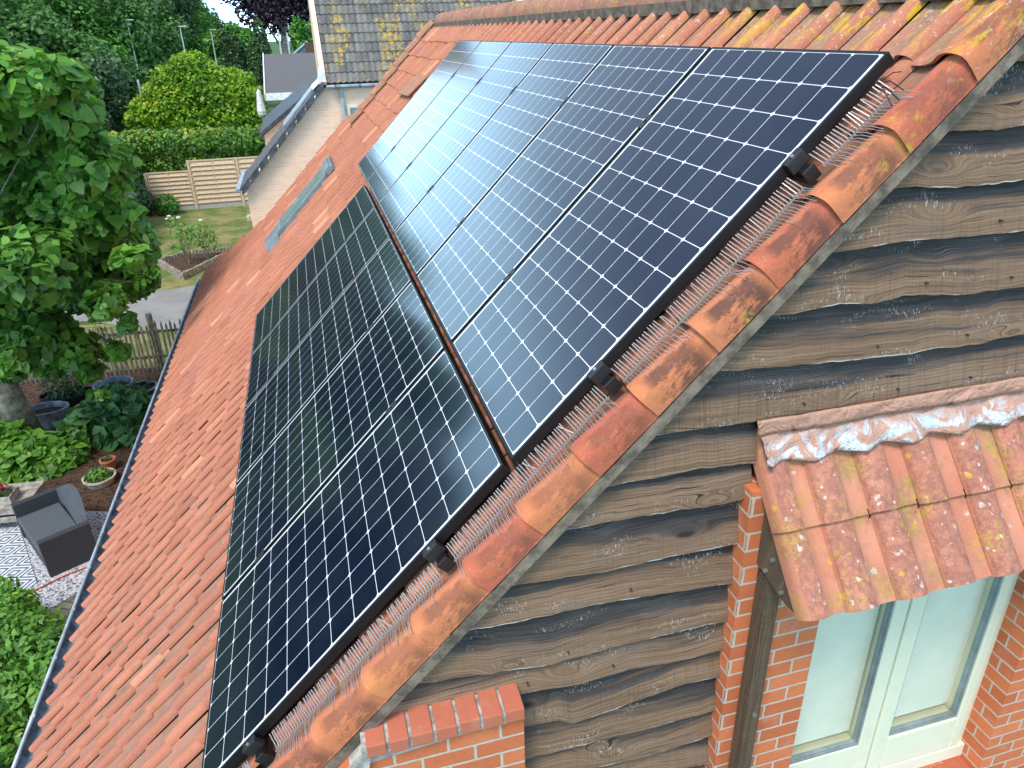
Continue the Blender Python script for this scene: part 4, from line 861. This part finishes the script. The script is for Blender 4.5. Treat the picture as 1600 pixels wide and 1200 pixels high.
# ---- small plants on the lawn
c = gat(265, 335); shrub('lawn_bush', (c.x, c.y, G), [(c.x, c.y, G+.4, .42, .4, .42)], 900, .14, M['woodleaf2'], 'small round bush in front of the wooden fence panel', seed=41)
for i, (px, py, ptop) in enumerate([(300, 417, 348), (326, 410, 356)]):
    c = gat(px, py); h = (at(px-8, ptop, c.y).z-G); cl = [(c.x+random.uniform(-.25, .15), c.y+random.uniform(-.2, .2), G+h*q, .28, .25, .28) for q in (.55, .75, .95, .8)]
    e = shrub('rose_sapling', (c.x, c.y, G), cl, 260, .12, M['woodleaf2'], ['thin young rose standard at the left of the log-edged bed', 'bushier rose sapling at the right of the log-edged bed'][i], cat='sapling', seed=42+i, group='saplings in the log-edged bed')
    mb = MB(); tp_ = Vector((cl[2][0]+.1, cl[2][1], cl[2][2]+.25)); mb.lathe([(.0, 0), (.06, .02), (.07, .06), (.0, .08)], tp_, 8); o = mb.build('white_flower', M['whitepetal'], e); o.matrix_parent_inverse = Matrix.Translation((-c.x, -c.y, -G))
c = gat(268, 355); e = shrub('white_rose', (c.x, c.y, G), [(c.x, c.y, G+.2, .2, .2, .2)], 60, .1, M['woodleaf2'], 'tiny plant with white flowers on the lawn, left of the bed', cat='flower', seed=45)
for q in range(3): mb = MB(); mb.lathe([(.0, 0), (.07, .02), (.08, .06), (.0, .09)], (c.x+q*.09-.1, c.y, G+.3+.1*(q % 2)), 8); o = mb.build('white_flower', M['whitepetal'], e); o.matrix_parent_inverse = Matrix.Translation((-c.x, -c.y, -G))

# ================================================================== GARDEN STRUCTURES
# log edged triangular bed
bedp = [Vector((-5.74, 23.99, G)), Vector((-4.76, 21.95, G)), Vector((-3.3, 24.7, G)), Vector((-5.0, 24.75, G))]
mb = MB(); e = empty('log_edged_bed', bedp[1], label='triangular planting bed edged with short grey logs on the lawn', cat='planting bed'); inv = Matrix.Translation(-bedp[1])
for i in range(4):
    a, b = bedp[i], bedp[(i+1) % 4]; n_ = int((b-a).length/.11)
    for q in range(n_): p = a.lerp(b, q/n_); mb.tube([p, p+Vector((0, 0, .24+random.uniform(-.02, .02)))], .052, 8)
o = mb.build('log_edging', M['logs'], e); o.matrix_parent_inverse = inv
mb = MB(); mb.add([(p.x, p.y, G+.10) for p in bedp], [(0, 1, 2, 3)]); o = mb.build('bed_soil', M['mulch'], e); o.matrix_parent_inverse = inv
# wooden panel fence: three panels, posts, concrete base boards
fx = [(-7.28, 33.0, 1.62), (-5.50, 33.1, 2.02), (-3.52, 33.05, 2.02), (-1.6, 33.1, 2.02)]
fn = empty('panel_fence', (-5.5, 33.1, G), label='pale wooden lap-panel fence with stepped top at the end of the lawn', cat='fence'); inv = Matrix.Translation((5.5, -33.1, -G))
for i in range(3):
    x0, y0_, h = fx[i]; x1, y1_, _ = fx[i+1]; hh = 1.62 if i == 0 else 2.02; mb = MB()
    nb = 8 if i == 0 else 9
    for q in range(nb):
        z0 = G+.24+(hh-.24)*q/nb; z1 = G+.24+(hh-.24)*(q+1)/nb
        mb.prism([(x0+.06, 32.96, z0+.012), (x0+.06, 33.03, z1-.006), (x0+.06, 33.05, z1-.006), (x0+.06, 33.0, z0+.012)], (x1-x0-.12, 0, 0))
    for q in range(3): xx = x0+.1+(x1-x0-.2)*q/2; mb.bb(xx-.02, xx+.02, 32.97, 32.995, G+.24, G+hh)
    mb.bb(x0+.05, x1-.05, 32.98, 33.06, G+hh+.002, G+hh+.05)
    mk = MB().bb(x0+.06, x1-.06, 33.055, 33.06, G+.24, G+hh); kb = mk.build('backing', M['darkwall'], fn); kb.matrix_parent_inverse = inv  # dark sheet added behind the slats, stands in for shade in the gaps
    o = mb.build('panel', M['fencewood'], fn); o.matrix_parent_inverse = inv
    mb = MB(); mb.bb(x0+.05, x1-.05, 33.0, 33.05, G, G+.235); o = mb.build('concrete_board', M['mortar'], fn); o.matrix_parent_inverse = inv
for i, (x, y, h) in enumerate(fx): mb = MB(); mb.bb(x-.05, x+.05, 32.95, 33.06, G, G+(1.66 if i == 0 else 2.08)); o = mb.build('post', M['fencewood'], fn); o.matrix_parent_inverse = inv
# picket fence
pk = empty('picket_fence', (-5.5, 14.8, G), label='weathered chestnut picket fence between mulch bed and driveway', cat='fence'); inv = Matrix.Translation((5.5, -14.8, -G))
def pkp(o): o.matrix_parent_inverse = inv; return o
x = -9.4; i = 0
while x < -3.3:
    yy = 14.6+(-4.2-x)*.11; h = 1.22+random.uniform(-.05, .05)
    w_ = .022; lean = random.uniform(-.03, .03); mb = MB()
    mb.prism([(x-w_, yy, G), (x+w_, yy, G), (x+w_+lean, yy, G+h-.09), (x+lean, yy, G+h), (x-w_+lean, yy, G+h-.09)], (0, .022, 0)); pkp(mb.build('picket', M['picket'], pk)); x += .098+random.uniform(-.01, .01)
for zz_ in (.35, .95):
    mb = MB(); mb.prism([(-9.4, 15.20, G+zz_), (-9.4, 15.20, G+zz_+.06), (-3.3, 14.53, G+zz_+.06), (-3.3, 14.53, G+zz_)], (0, .03, 0)); pkp(mb.build('rail', M['picket'], pk))
for x in (-4.35, -6.6, -8.8): mb = MB(); mb.tube([(x, 14.72+(-4.2-x)*.11, G), (x, 14.72+(-4.2-x)*.11, G+1.38)], .065, 9); pkp(mb.build('post', M['picket'], pk))
# pots and tubs
def vessel(name, c, r, h, mat, label, rr=.8, plant=None, ps=.1, n=200, cat='pot', sx=1, sy=1, seed=0, soilz=.82, rim=.02, ph=.2):
    e = empty(name, c, label=label, cat=cat)
    mb = MB(); mb.lathe([(0, .0), (r*rr, .0), (r*rr, .01), (r, h-.03), (r+rim, h-.03), (r+rim, h), (r-.012, h), (r-.03, h*.5)], n=30, sx=sx, sy=sy); mb.build('body', mat, e, smooth=False)
    mb = MB(); mb.lathe([(0, h*soilz+.012), (r*.9*(rr+(1-rr)*soilz), h*soilz)], n=24, sx=sx, sy=sy); mb.build('soil', M['soil'], e)
    if plant: leaf_obj('plant', leaves([(0, 0, h+ph*.2, r*.8*sx, r*.8*sy, ph)], n, ps, 'oval', seed=seed, fill=.5), M[plant], e)
    return e
vessel('oval_tub', (-6.12, 12.68, G), .40, .36, M['bluezinc'], 'galvanised oval tub of soil right behind the linden trunk', rr=.82, soilz=.7, sy=.7, cat='tub')
vessel('round_tub', (-5.02, 13.35, G), .36, .42, M['bluezinc'], 'round galvanised tub beside the picket fence', rr=.72, soilz=.75, cat='tub')
vessel('black_pot', (-4.45, 13.1, G), .27, .36, M['blackplastic'], 'black round pot with grey rim next to the galvanised tub', plant='greyleaf', ps=.09, n=90, ph=.12, seed=1)
mb = MB(); mb.lathe([(.275, .35), (.30, .35), (.30, .375), (.275, .375), (.275, .35)], n=30); o = mb.build('rim', M['bluezinc'], [c for c in COL.objects if c.name == 'black_pot'][0])
vessel('stone_pot', (-5.38, 12.62, G), .235, .30, M['stone'], 'pale round pot in the mulch left of the rhubarb', plant='woodleaf2', ps=.07, n=60, ph=.08, seed=2)
vessel('terracotta_pot', (-4.60, 10.45, G), .115, .22, M['pot'], 'small terracotta flower pot behind the shallow bowl', plant='darkleaf', ps=.05, n=30, ph=.05, seed=3)
vessel('planted_bowl', (-4.66, 10.02, G), .245, .15, M['stone'], 'shallow pale bowl with bright green plants on the mulch', rr=.85, plant='linden', ps=.075, n=260, ph=.11, seed=4, cat='bowl')
vessel('fabric_planter', (-5.95, 13.45, G), .50, .30, M['blackplastic'], 'wide black fabric planter with a feathery shrub under the linden', rr=.95, sy=.6, plant='greyleaf', ps=.09, n=900, ph=.5, seed=5, cat='planter')
vessel('fabric_planter', (-3.75, 13.9, G), .35, .40, M['blackplastic'], 'black fabric planter half hidden behind the gutter', rr=.95, plant='darkleaf', ps=.1, n=120, ph=.3, seed=6, cat='planter')
c = Vector((-4.95, 13.75, G)); e = shrub('thin_sapling', c, [(c.x+.1, c.y, G+1.0, .18, .15, .3), (c.x-.1, c.y, G+1.4, .15, .15, .25)], 90, .1, M['greyleaf'], 'thin sapling in front of the picket fence', cat='sapling', seed=47)
# loveseat
a0, b0 = Vector((-4.79, 7.53, G)), Vector((-4.27, 7.83, G)); dv_ = (b0-a0); ex_ = dv_.normalized(); ey_ = Vector((-ex_.y, ex_.x, 0)); D_ = dv_.length+.05; L_ = 1.40; H_ = .61
s_e = empty('garden_loveseat', a0, (0, 0, math.atan2(ex_.y, ex_.x)), label='dark grey wicker two-seat garden sofa with curved back on the white gravel', cat='garden sofa')
MB().bb(0, D_, 0, .10, .02, H_).build('arm', M['wicker'], s_e, bevel=.008); MB().bb(0, D_, L_-.10, L_, .02, H_).build('arm', M['wicker'], s_e, bevel=.008)
MB().bb(.02, D_-.08, .10, L_-.10, .02, .30).build('base', M['wicker'], s_e); MB().bb(.0, D_-.07, .102, L_-.102, .301, .40).build('seat_cushion', M['cushion'], s_e, bevel=.02)
mb = MB(); n_ = 14; pts = [(D_-.07, .04, H_-.08)]+[(D_-.07+.10*sin(pi*q/n_), .04+(L_-.08)*q/n_, H_-.06+.30*sin(pi*q/n_)**.8) for q in range(n_+1)]+[(D_-.07, L_-.04, .1), (D_-.07, .04, .1)]
mb.prism(pts[1:], (.07, 0, 0)); mb.build('backrest', M['cushion'], s_e)
# rug
ra = Vector((-4.93, 7.42, 0)); rb = Vector((-5.63, 9.05, 0)); d1 = (rb-ra).normalized(); d2 = Vector((-d1.y, d1.x, 0))
o = MB().bb(0, (rb-ra).length, 0, 2.2, 0, .010).build('outdoor_rug', M['rug']); o.location = (ra.x, ra.y, G+.022); o.rotation_euler = (0, 0, math.atan2(d1.y, d1.x)); tag(o, 'white and black diamond-patterned outdoor rug on the gravel patio', 'rug')
# low table with flower box
tb = empty('garden_table', (-5.95, 9.35, G), (0, 0, -.12), label='weathered low wooden pallet table beside the sofa', cat='table')
mb = MB()
for q in range(6): mb.bb(-.65, .60, -.36+q*.122, -.36+q*.122+.108, .40, .43)
mb.build('table_top', M['tablewood'], tb)
for z_ in (.30, .16): mb = MB(); mb.bb(-.63, .58, -.355, -.33, z_, z_+.09); mb.bb(-.63, .58, .33, .355, z_, z_+.09); mb.build('side_board', M['tablewood'], tb)
for a in (-.6, .5):
    for b in (-.32, .26): MB().bb(a, a+.06, b, b+.06, 0, .399).build('leg', M['tablewood'], tb)
fb = empty('flower_box', (-5.86, 9.2, G+.432), (0, 0, -.1), label='wooden box of red flowers standing on the low table', cat='flower box')
mb = rect = MB(); mb.bb(-.30, .28, -.16, -.14, 0, .14); mb.bb(-.30, .28, .14, .16, 0, .14); mb.bb(-.30, -.28, -.14, .14, 0, .14); mb.bb(.26, .28, -.14, .14, 0, .14); mb.build('box', M['tablewood'], fb)
leaf_obj('foliage', leaves([(0, 0, .15, .26, .13, .08)], 220, .055, 'oval', seed=61, fill=.5), M['darkleaf'], fb)
leaf_obj('flowers', leaves([(-.05, 0, .22, .22, .12, .04)], 160, .045, 'heart', seed=62, fill=.4), M['redflower'], fb)
# hose
tag(MB().tube([(-5.3, 7.0, G+.03), (-4.95, 7.28, G+.03), (-4.6, 7.52, G+.03), (-4.2, 7.68, G+.03), (-3.6, 8.1, G+.03)], .010, 6).build('garden_hose', M['hose']), 'thin red hose lying on the white gravel beside the sofa', 'hose')
tag(MB().tube([(-4.2, 9.0, G+.03), (-3.8, 8.6, G+.05), (-3.5, 8.2, G+.03)], .012, 6).build('black_pipe', M['blackplastic']), 'black irrigation pipe behind the sofa', 'pipe')
# white stone slab by the neighbour wall
tag(MB().box((-2.85, 29.7, G+.12), (.75, .35, .24)).build('stone_slab', M['stone'], bevel=.04), 'pale stone slab on the lawn by the neighbouring wall', 'stone')

# ================================================================== NEIGHBOUR HOUSE (pale brick, mossy roof)
NY = 19.0; nb_ = empty('neighbour_house', (2, 21, G), label='pale brick neighbour house with yellow-lichened grey tile roof behind the red roof', cat='house'); inv = Matrix.Translation((-2, -21, -G))
def np_(o): o.matrix_parent_inverse = inv; return o
# gable wing wall facing us, then the body
mb = MB(); mb.prism([(-2.2, NY, G), (-2.2, NY, -2.38), (.13, NY, .03), (7.5, NY, .03), (7.5, NY, G)], (0, .25, 0)); mb.bb(-2.15, .2, NY+.25, NY+5, G, -2.4)
np_(mb.build('wall', M['nbrick'], nb_))
mb = MB(); mb.bb(.68, .95, NY-.02, NY+.02, -1.4, -.40); np_(mb.build('window', M['frame'], nb_)); mb = MB(); mb.bb(.74, .95, NY-.03, NY-.021, -1.35, -.47); np_(mb.build('pane', M['gasket'], nb_))
# main mossy roof
mb = MB(); sp_ = 1.115; phi = math.atan2(1.95, 1.75); rl = .335; W2 = .152
for r in range(20):
    for q in range(48):
        x0 = .20+q*W2; s0 = r*rl*.92; mb.tone = RNG.random()*.8
        if x0 > 7.4: continue
        vs = []; pf = [(0, 0.0), (.25, .028), (.5, .036), (.72, .022), (.85, .0), (1.0, -.004), (1.02, .0)]
        for (ss, hh) in ((s0-.02, .03), (s0+rl, .0)):
            for a, b in pf: y = NY-.10+cos(phi)*ss-sin(phi)*(b+hh); z = .16+sin(phi)*ss+cos(phi)*(b+hh); vs.append((x0+a*W2, y, z-.01*math.cos(0)))
        for a, b in pf: ss = s0-.018; y = NY-.10+cos(phi)*ss-sin(phi)*(b+.008); z = .15+sin(phi)*ss+cos(phi)*(b+.008); vs.append((x0+a*W2, y, z))
        n_ = len(pf); mb.add(vs, [(i, i+1, n_+i+1, n_+i) for i in range(n_-1)]+[(2*n_+i, 2*n_+i+1, i+1, i) for i in range(n_-1)])
np_(mb.build('mossy_roof', M['moss'], nb_, smooth=False))
L3 = 6.6; mb = MB(); P0 = Vector((.12, NY-.1, .12)); dd = Vector((0, cos(phi)*L3, sin(phi)*L3))
mb.prism([P0, P0+Vector((7.4, 0, 0)), P0+Vector((7.4, 0, 0))+dd, P0+dd], (0, sin(phi)*.08, -cos(phi)*.10)); np_(mb.build('roof_deck', M['darkwall'], nb_))
mb = MB(); q0 = Vector((.10, NY-.12, .12)); mb.prism([q0, q0+dd, q0+dd+Vector((0, -sin(phi)*.11, cos(phi)*.11)), q0+Vector((0, -sin(phi)*.11, cos(phi)*.11))], (.12, 0, 0)); np_(mb.build('verge_mortar', M['nbrick'], nb_))
mb = MB(); mb.prism([(.14, NY+.1, 0), (.14, NY+4.4, 0), (.14, NY+4.4, 4.8)], (.05, 0, 0)); np_(mb.build('gable_side', M['nbrick'], nb_))
mb = MB(); mb.bb(.2, 7.5, NY-.20, NY-.06, .04, .11); g_ = np_(mb.build('gutter', M['zinc'], nb_, bevel=.02))
mb = MB()
for q in range(10): mb.bb(.42+q*.62, .45+q*.62, NY-.215, NY-.04, .02, .125)
np_(mb.build('gutter_brackets', M['slate'], nb_))
mb = MB(); mb.tube([(.56, NY-.10, .05), (.57, NY-.06, -.15), (.57, NY-.06, -5)], .055, 10); np_(mb.build('downpipe', M['zinc'], nb_))
mb = MB(); mb.bb(.50, .64, NY-.125, NY-.0, -.80, -.76); np_(mb.build('pipe_clip', M['slate'], nb_))
# left wing slate roof (slopes down to the left), front verge slates
def wing(x_hi, z_hi, x_lo, z_lo, y0, y1, th=.07): return [(x_lo, y0, z_lo), (x_hi, y0, z_hi), (x_hi, y1, z_hi), (x_lo, y1, z_lo)]
mb = MB(); nrow = 9; xh, zh, xlw, zlw = .16, .20, -2.32, -2.36
for r in range(nrow):
    t0, t1 = r/nrow, (r+1)/nrow; mb.tone = random.random()
    for q in range(9):
        ya = NY-.16+q*.335; a = Vector((xlw+(xh-xlw)*t0, 0, zlw+(zh-zlw)*t0)); b = Vector((xlw+(xh-xlw)*t1+.02, 0, zlw+(zh-zlw)*t1)); mb.prism([a+Vector((0, ya, .05)), b+Vector((0, ya, .02)), b+Vector((0, ya+.325, .02)), a+Vector((0, ya+.325, .05))], (.0, 0, -.04))
np_(mb.build('slate_wing_roof', M['flatroof'], nb_))
mb = MB()
for r in range(nrow):
    t0, t1 = r/nrow+.008, (r+1)/nrow-.008; a = Vector((xlw+(xh-xlw)*t0, NY-.19, zlw+(zh-zlw)*t0)); b = Vector((xlw+(xh-xlw)*t1, NY-.19, zlw+(zh-zlw)*t1)); mb.prism([a+Vector((0, 0, .055)), b+Vector((0, 0, .055)), b+Vector((0, 0, -.16)), a+Vector((0, 0, -.16))], (0, .03, 0))
np_(mb.build('verge_slates', M['slate'], nb_))
mb = MB(); mb.prism([(-2.33, NY-.2, -2.30), (-2.45, NY-.2, -2.30), (-2.45, NY-.2, -2.40), (-2.33, NY-.2, -2.42)], (0, 3.1, 0)); np_(mb.build('wing_gutter', M['zinc'], nb_, bevel=.02))
mb = MB(); mb.prism([(-.02, NY-.17, .14), (.22, NY-.17, .16), (.20, NY-.17, .52), (.06, NY-.17, .55)], (0, .03, 0)); mb.prism([(-.15, NY-.12, .0), (.2, NY-.12, .30), (.2, NY+1.6, .30), (-.15, NY+1.6, .0)], (0, 0, .02)); np_(mb.build('lead_flashing', M['paint'], nb_))
mb = MB(); mb.prism([(-1.05, NY+1.2, -1.02), (-.05, NY+1.2, .0), (-.05, NY+2.6, .0), (-1.05, NY+2.6, -1.02)], (0, 0, .05)); np_(mb.build('zinc_sheet', M['zinc'], nb_))
# second wing further back
mb = MB(); mb.prism([(-1.88, 23.5, -1.48), (-.2, 23.5, -.30), (-.2, 29, -.30), (-1.88, 29, -1.48)], (0, 0, -.12)); np_(mb.build('rear_wing_roof', M['slate'], nb_))
mb = MB(); mb.prism([(-1.75, 23.7, G), (-1.75, 23.7, -1.55), (-.2, 23.7, -.45), (-.2, 23.7, G)], (0, 5, 0)); np_(mb.build('rear_wing_wall', M['nbrick'], nb_))
# chimney stub and white corner seen over the ridge
mb = MB(); mb.bb(5.75, 5.95, 20.2, 20.5, 1.5, 2.6); np_(mb.build('vent_pipe', M['paint'], nb_))
# ---- house behind, with shallow grey roof and white fascia
b2 = empty('bungalow', (0, 38, G), label='house with shallow grey roof and white fascia behind the neighbour house', cat='house'); inv2 = Matrix.Translation((0, -38, -G))
a_, b_, c_, d_ = at(415, 147, 36), at(487, 128, 34.5), at(487, 108, 44), at(413, 111, 44)
def b2p(o): o.matrix_parent_inverse = inv2; return o
Zb = a_.z
mb = MB(); mb.prism([(a_.x, 36, Zb), (a_.x+6, 36, Zb), (a_.x+6, 42, Zb+1.55), (a_.x, 42, Zb+1.55)], (0, 0, -.1)); b2p(mb.build('roof', M['flatroof'], b2))
mb = MB(); mb.bb(a_.x-.03, a_.x+6, 35.93, 35.995, Zb-.28, Zb+.03); mb.prism([(a_.x-.06, 35.93, Zb-.28), (a_.x-.06, 35.93, Zb+.05), (a_.x-.06, 42, Zb+1.62), (a_.x-.06, 42, Zb+1.3)], (.055, 0, 0)); b2p(mb.build('fascia', M['paint'], b2))
mb = MB(); mb.bb(a_.x+.6, a_.x+6, 36.5, 41.5, G, Zb-.101); b2p(mb.build('wall', M['render'], b2)); mb = MB(); mb.bb(a_.x+.9, a_.x+1.6, 36.46, 36.49, Zb-1.3, Zb-.4); b2p(mb.build('window', M['gasket'], b2))
# ---- far slate roof house with chimney
b3 = empty('slate_house', (1, 52, G), label='far house with blue-grey slate roof and brown chimney', cat='house'); inv3 = Matrix.Translation((-1, -52, -G))
def b3p(o): o.matrix_parent_inverse = inv3; return o
p1, p2, p3 = at(438, 110, 50), at(482, 74, 50), at(490, 120, 50)
mb = MB(); mb.prism([(p1.x-.2, 50, p1.z), (p2.x, 53, p2.z+.2), (p2.x+7, 53, p2.z+.2), (p3.x+7, 50, p1.z)], (0, .2, -.2)); b3p(mb.build('roof', M['slate'], b3))
mb = MB(); mb.bb(p1.x+.2, p1.x+8, 50.6, 56, G, p1.z-.1); b3p(mb.build('wall', M['nbrick'], b3))
c1 = at(483, 66, 49); mb = MB(); mb.bb(c1.x-.28, c1.x+.35, 49.4, 49.9, p1.z-.8, c1.z); b3p(mb.build('chimney', M['post'], b3))
mb = MB(); mb.tube([(p1.x-.25, 49.95, p1.z+.05), (p2.x, 52.9, p2.z+.3)], .07, 6); b3p(mb.build('hip_cap', M['zinc'], b3))

# ---- lamp posts and poles
def lamp(px, ptop, Y, label, head=1):
    t_ = at(px, ptop, Y); e = empty('street_lamp', (t_.x, Y, G), label=label, cat='street lamp', group='street lamps among the far trees')
    h = t_.z-G; r = .03*Y/60+.02
    MB().tube([(0, 0, 0), (0, 0, h*.6), (0, 0, h)], [r*1.3, r, r*.7], 8).build('pole', M['pole'], e)
    if head: MB().box((.2, 0, h+.03), (.6, .22, .08)).build('lamp_head', M['pole'], e, bevel=.02)
    return e
lamp(281, 42, 66, 'tall white lamp post standing out in front of the fresh green trees')
lamp(198, 32, 67, 'dim lamp post among the dark trees, left of the tall white one')
lamp(329, 47, 82, 'small distant lamp post at the right end of the wood')
def pole(px, ptop, Y, label):
    t_ = at(px, ptop, Y); e = MB().tube([(0, 0, 0), (0, 0, t_.z-G)], [.09, .06], 8).build('utility_pole', M['pole']); e.location = (t_.x, Y, G); tag(e, label, 'pole', 'bare poles'); return e
pole(434, 46, 60, 'left of the two pale poles in front of the copper beech'); pole(448, 51, 60, 'right of the two pale poles in front of the copper beech'); pole(215, 124, 51, 'short leaning-looking pole at the foot of the dark trees')
# closed parasol
c = at(410, 180, 40); e = empty('closed_parasol', (c.x, 40, G), label='closed white parasol left of the bungalow', cat='parasol')
MB().tube([(0, 0, 0), (0, 0, c.z-G+1.25)], .03, 6).build('pole', M['pole'], e)
mb = MB(); mb.lathe([(.03, c.z-G+1.25), (.12, c.z-G+1.1), (.17, c.z-G+.7), (.24, c.z-G+.2), (.20, c.z-G+.02), (.05, c.z-G+.05)], n=9); mb.build('folded_canopy', M['paint'], e)
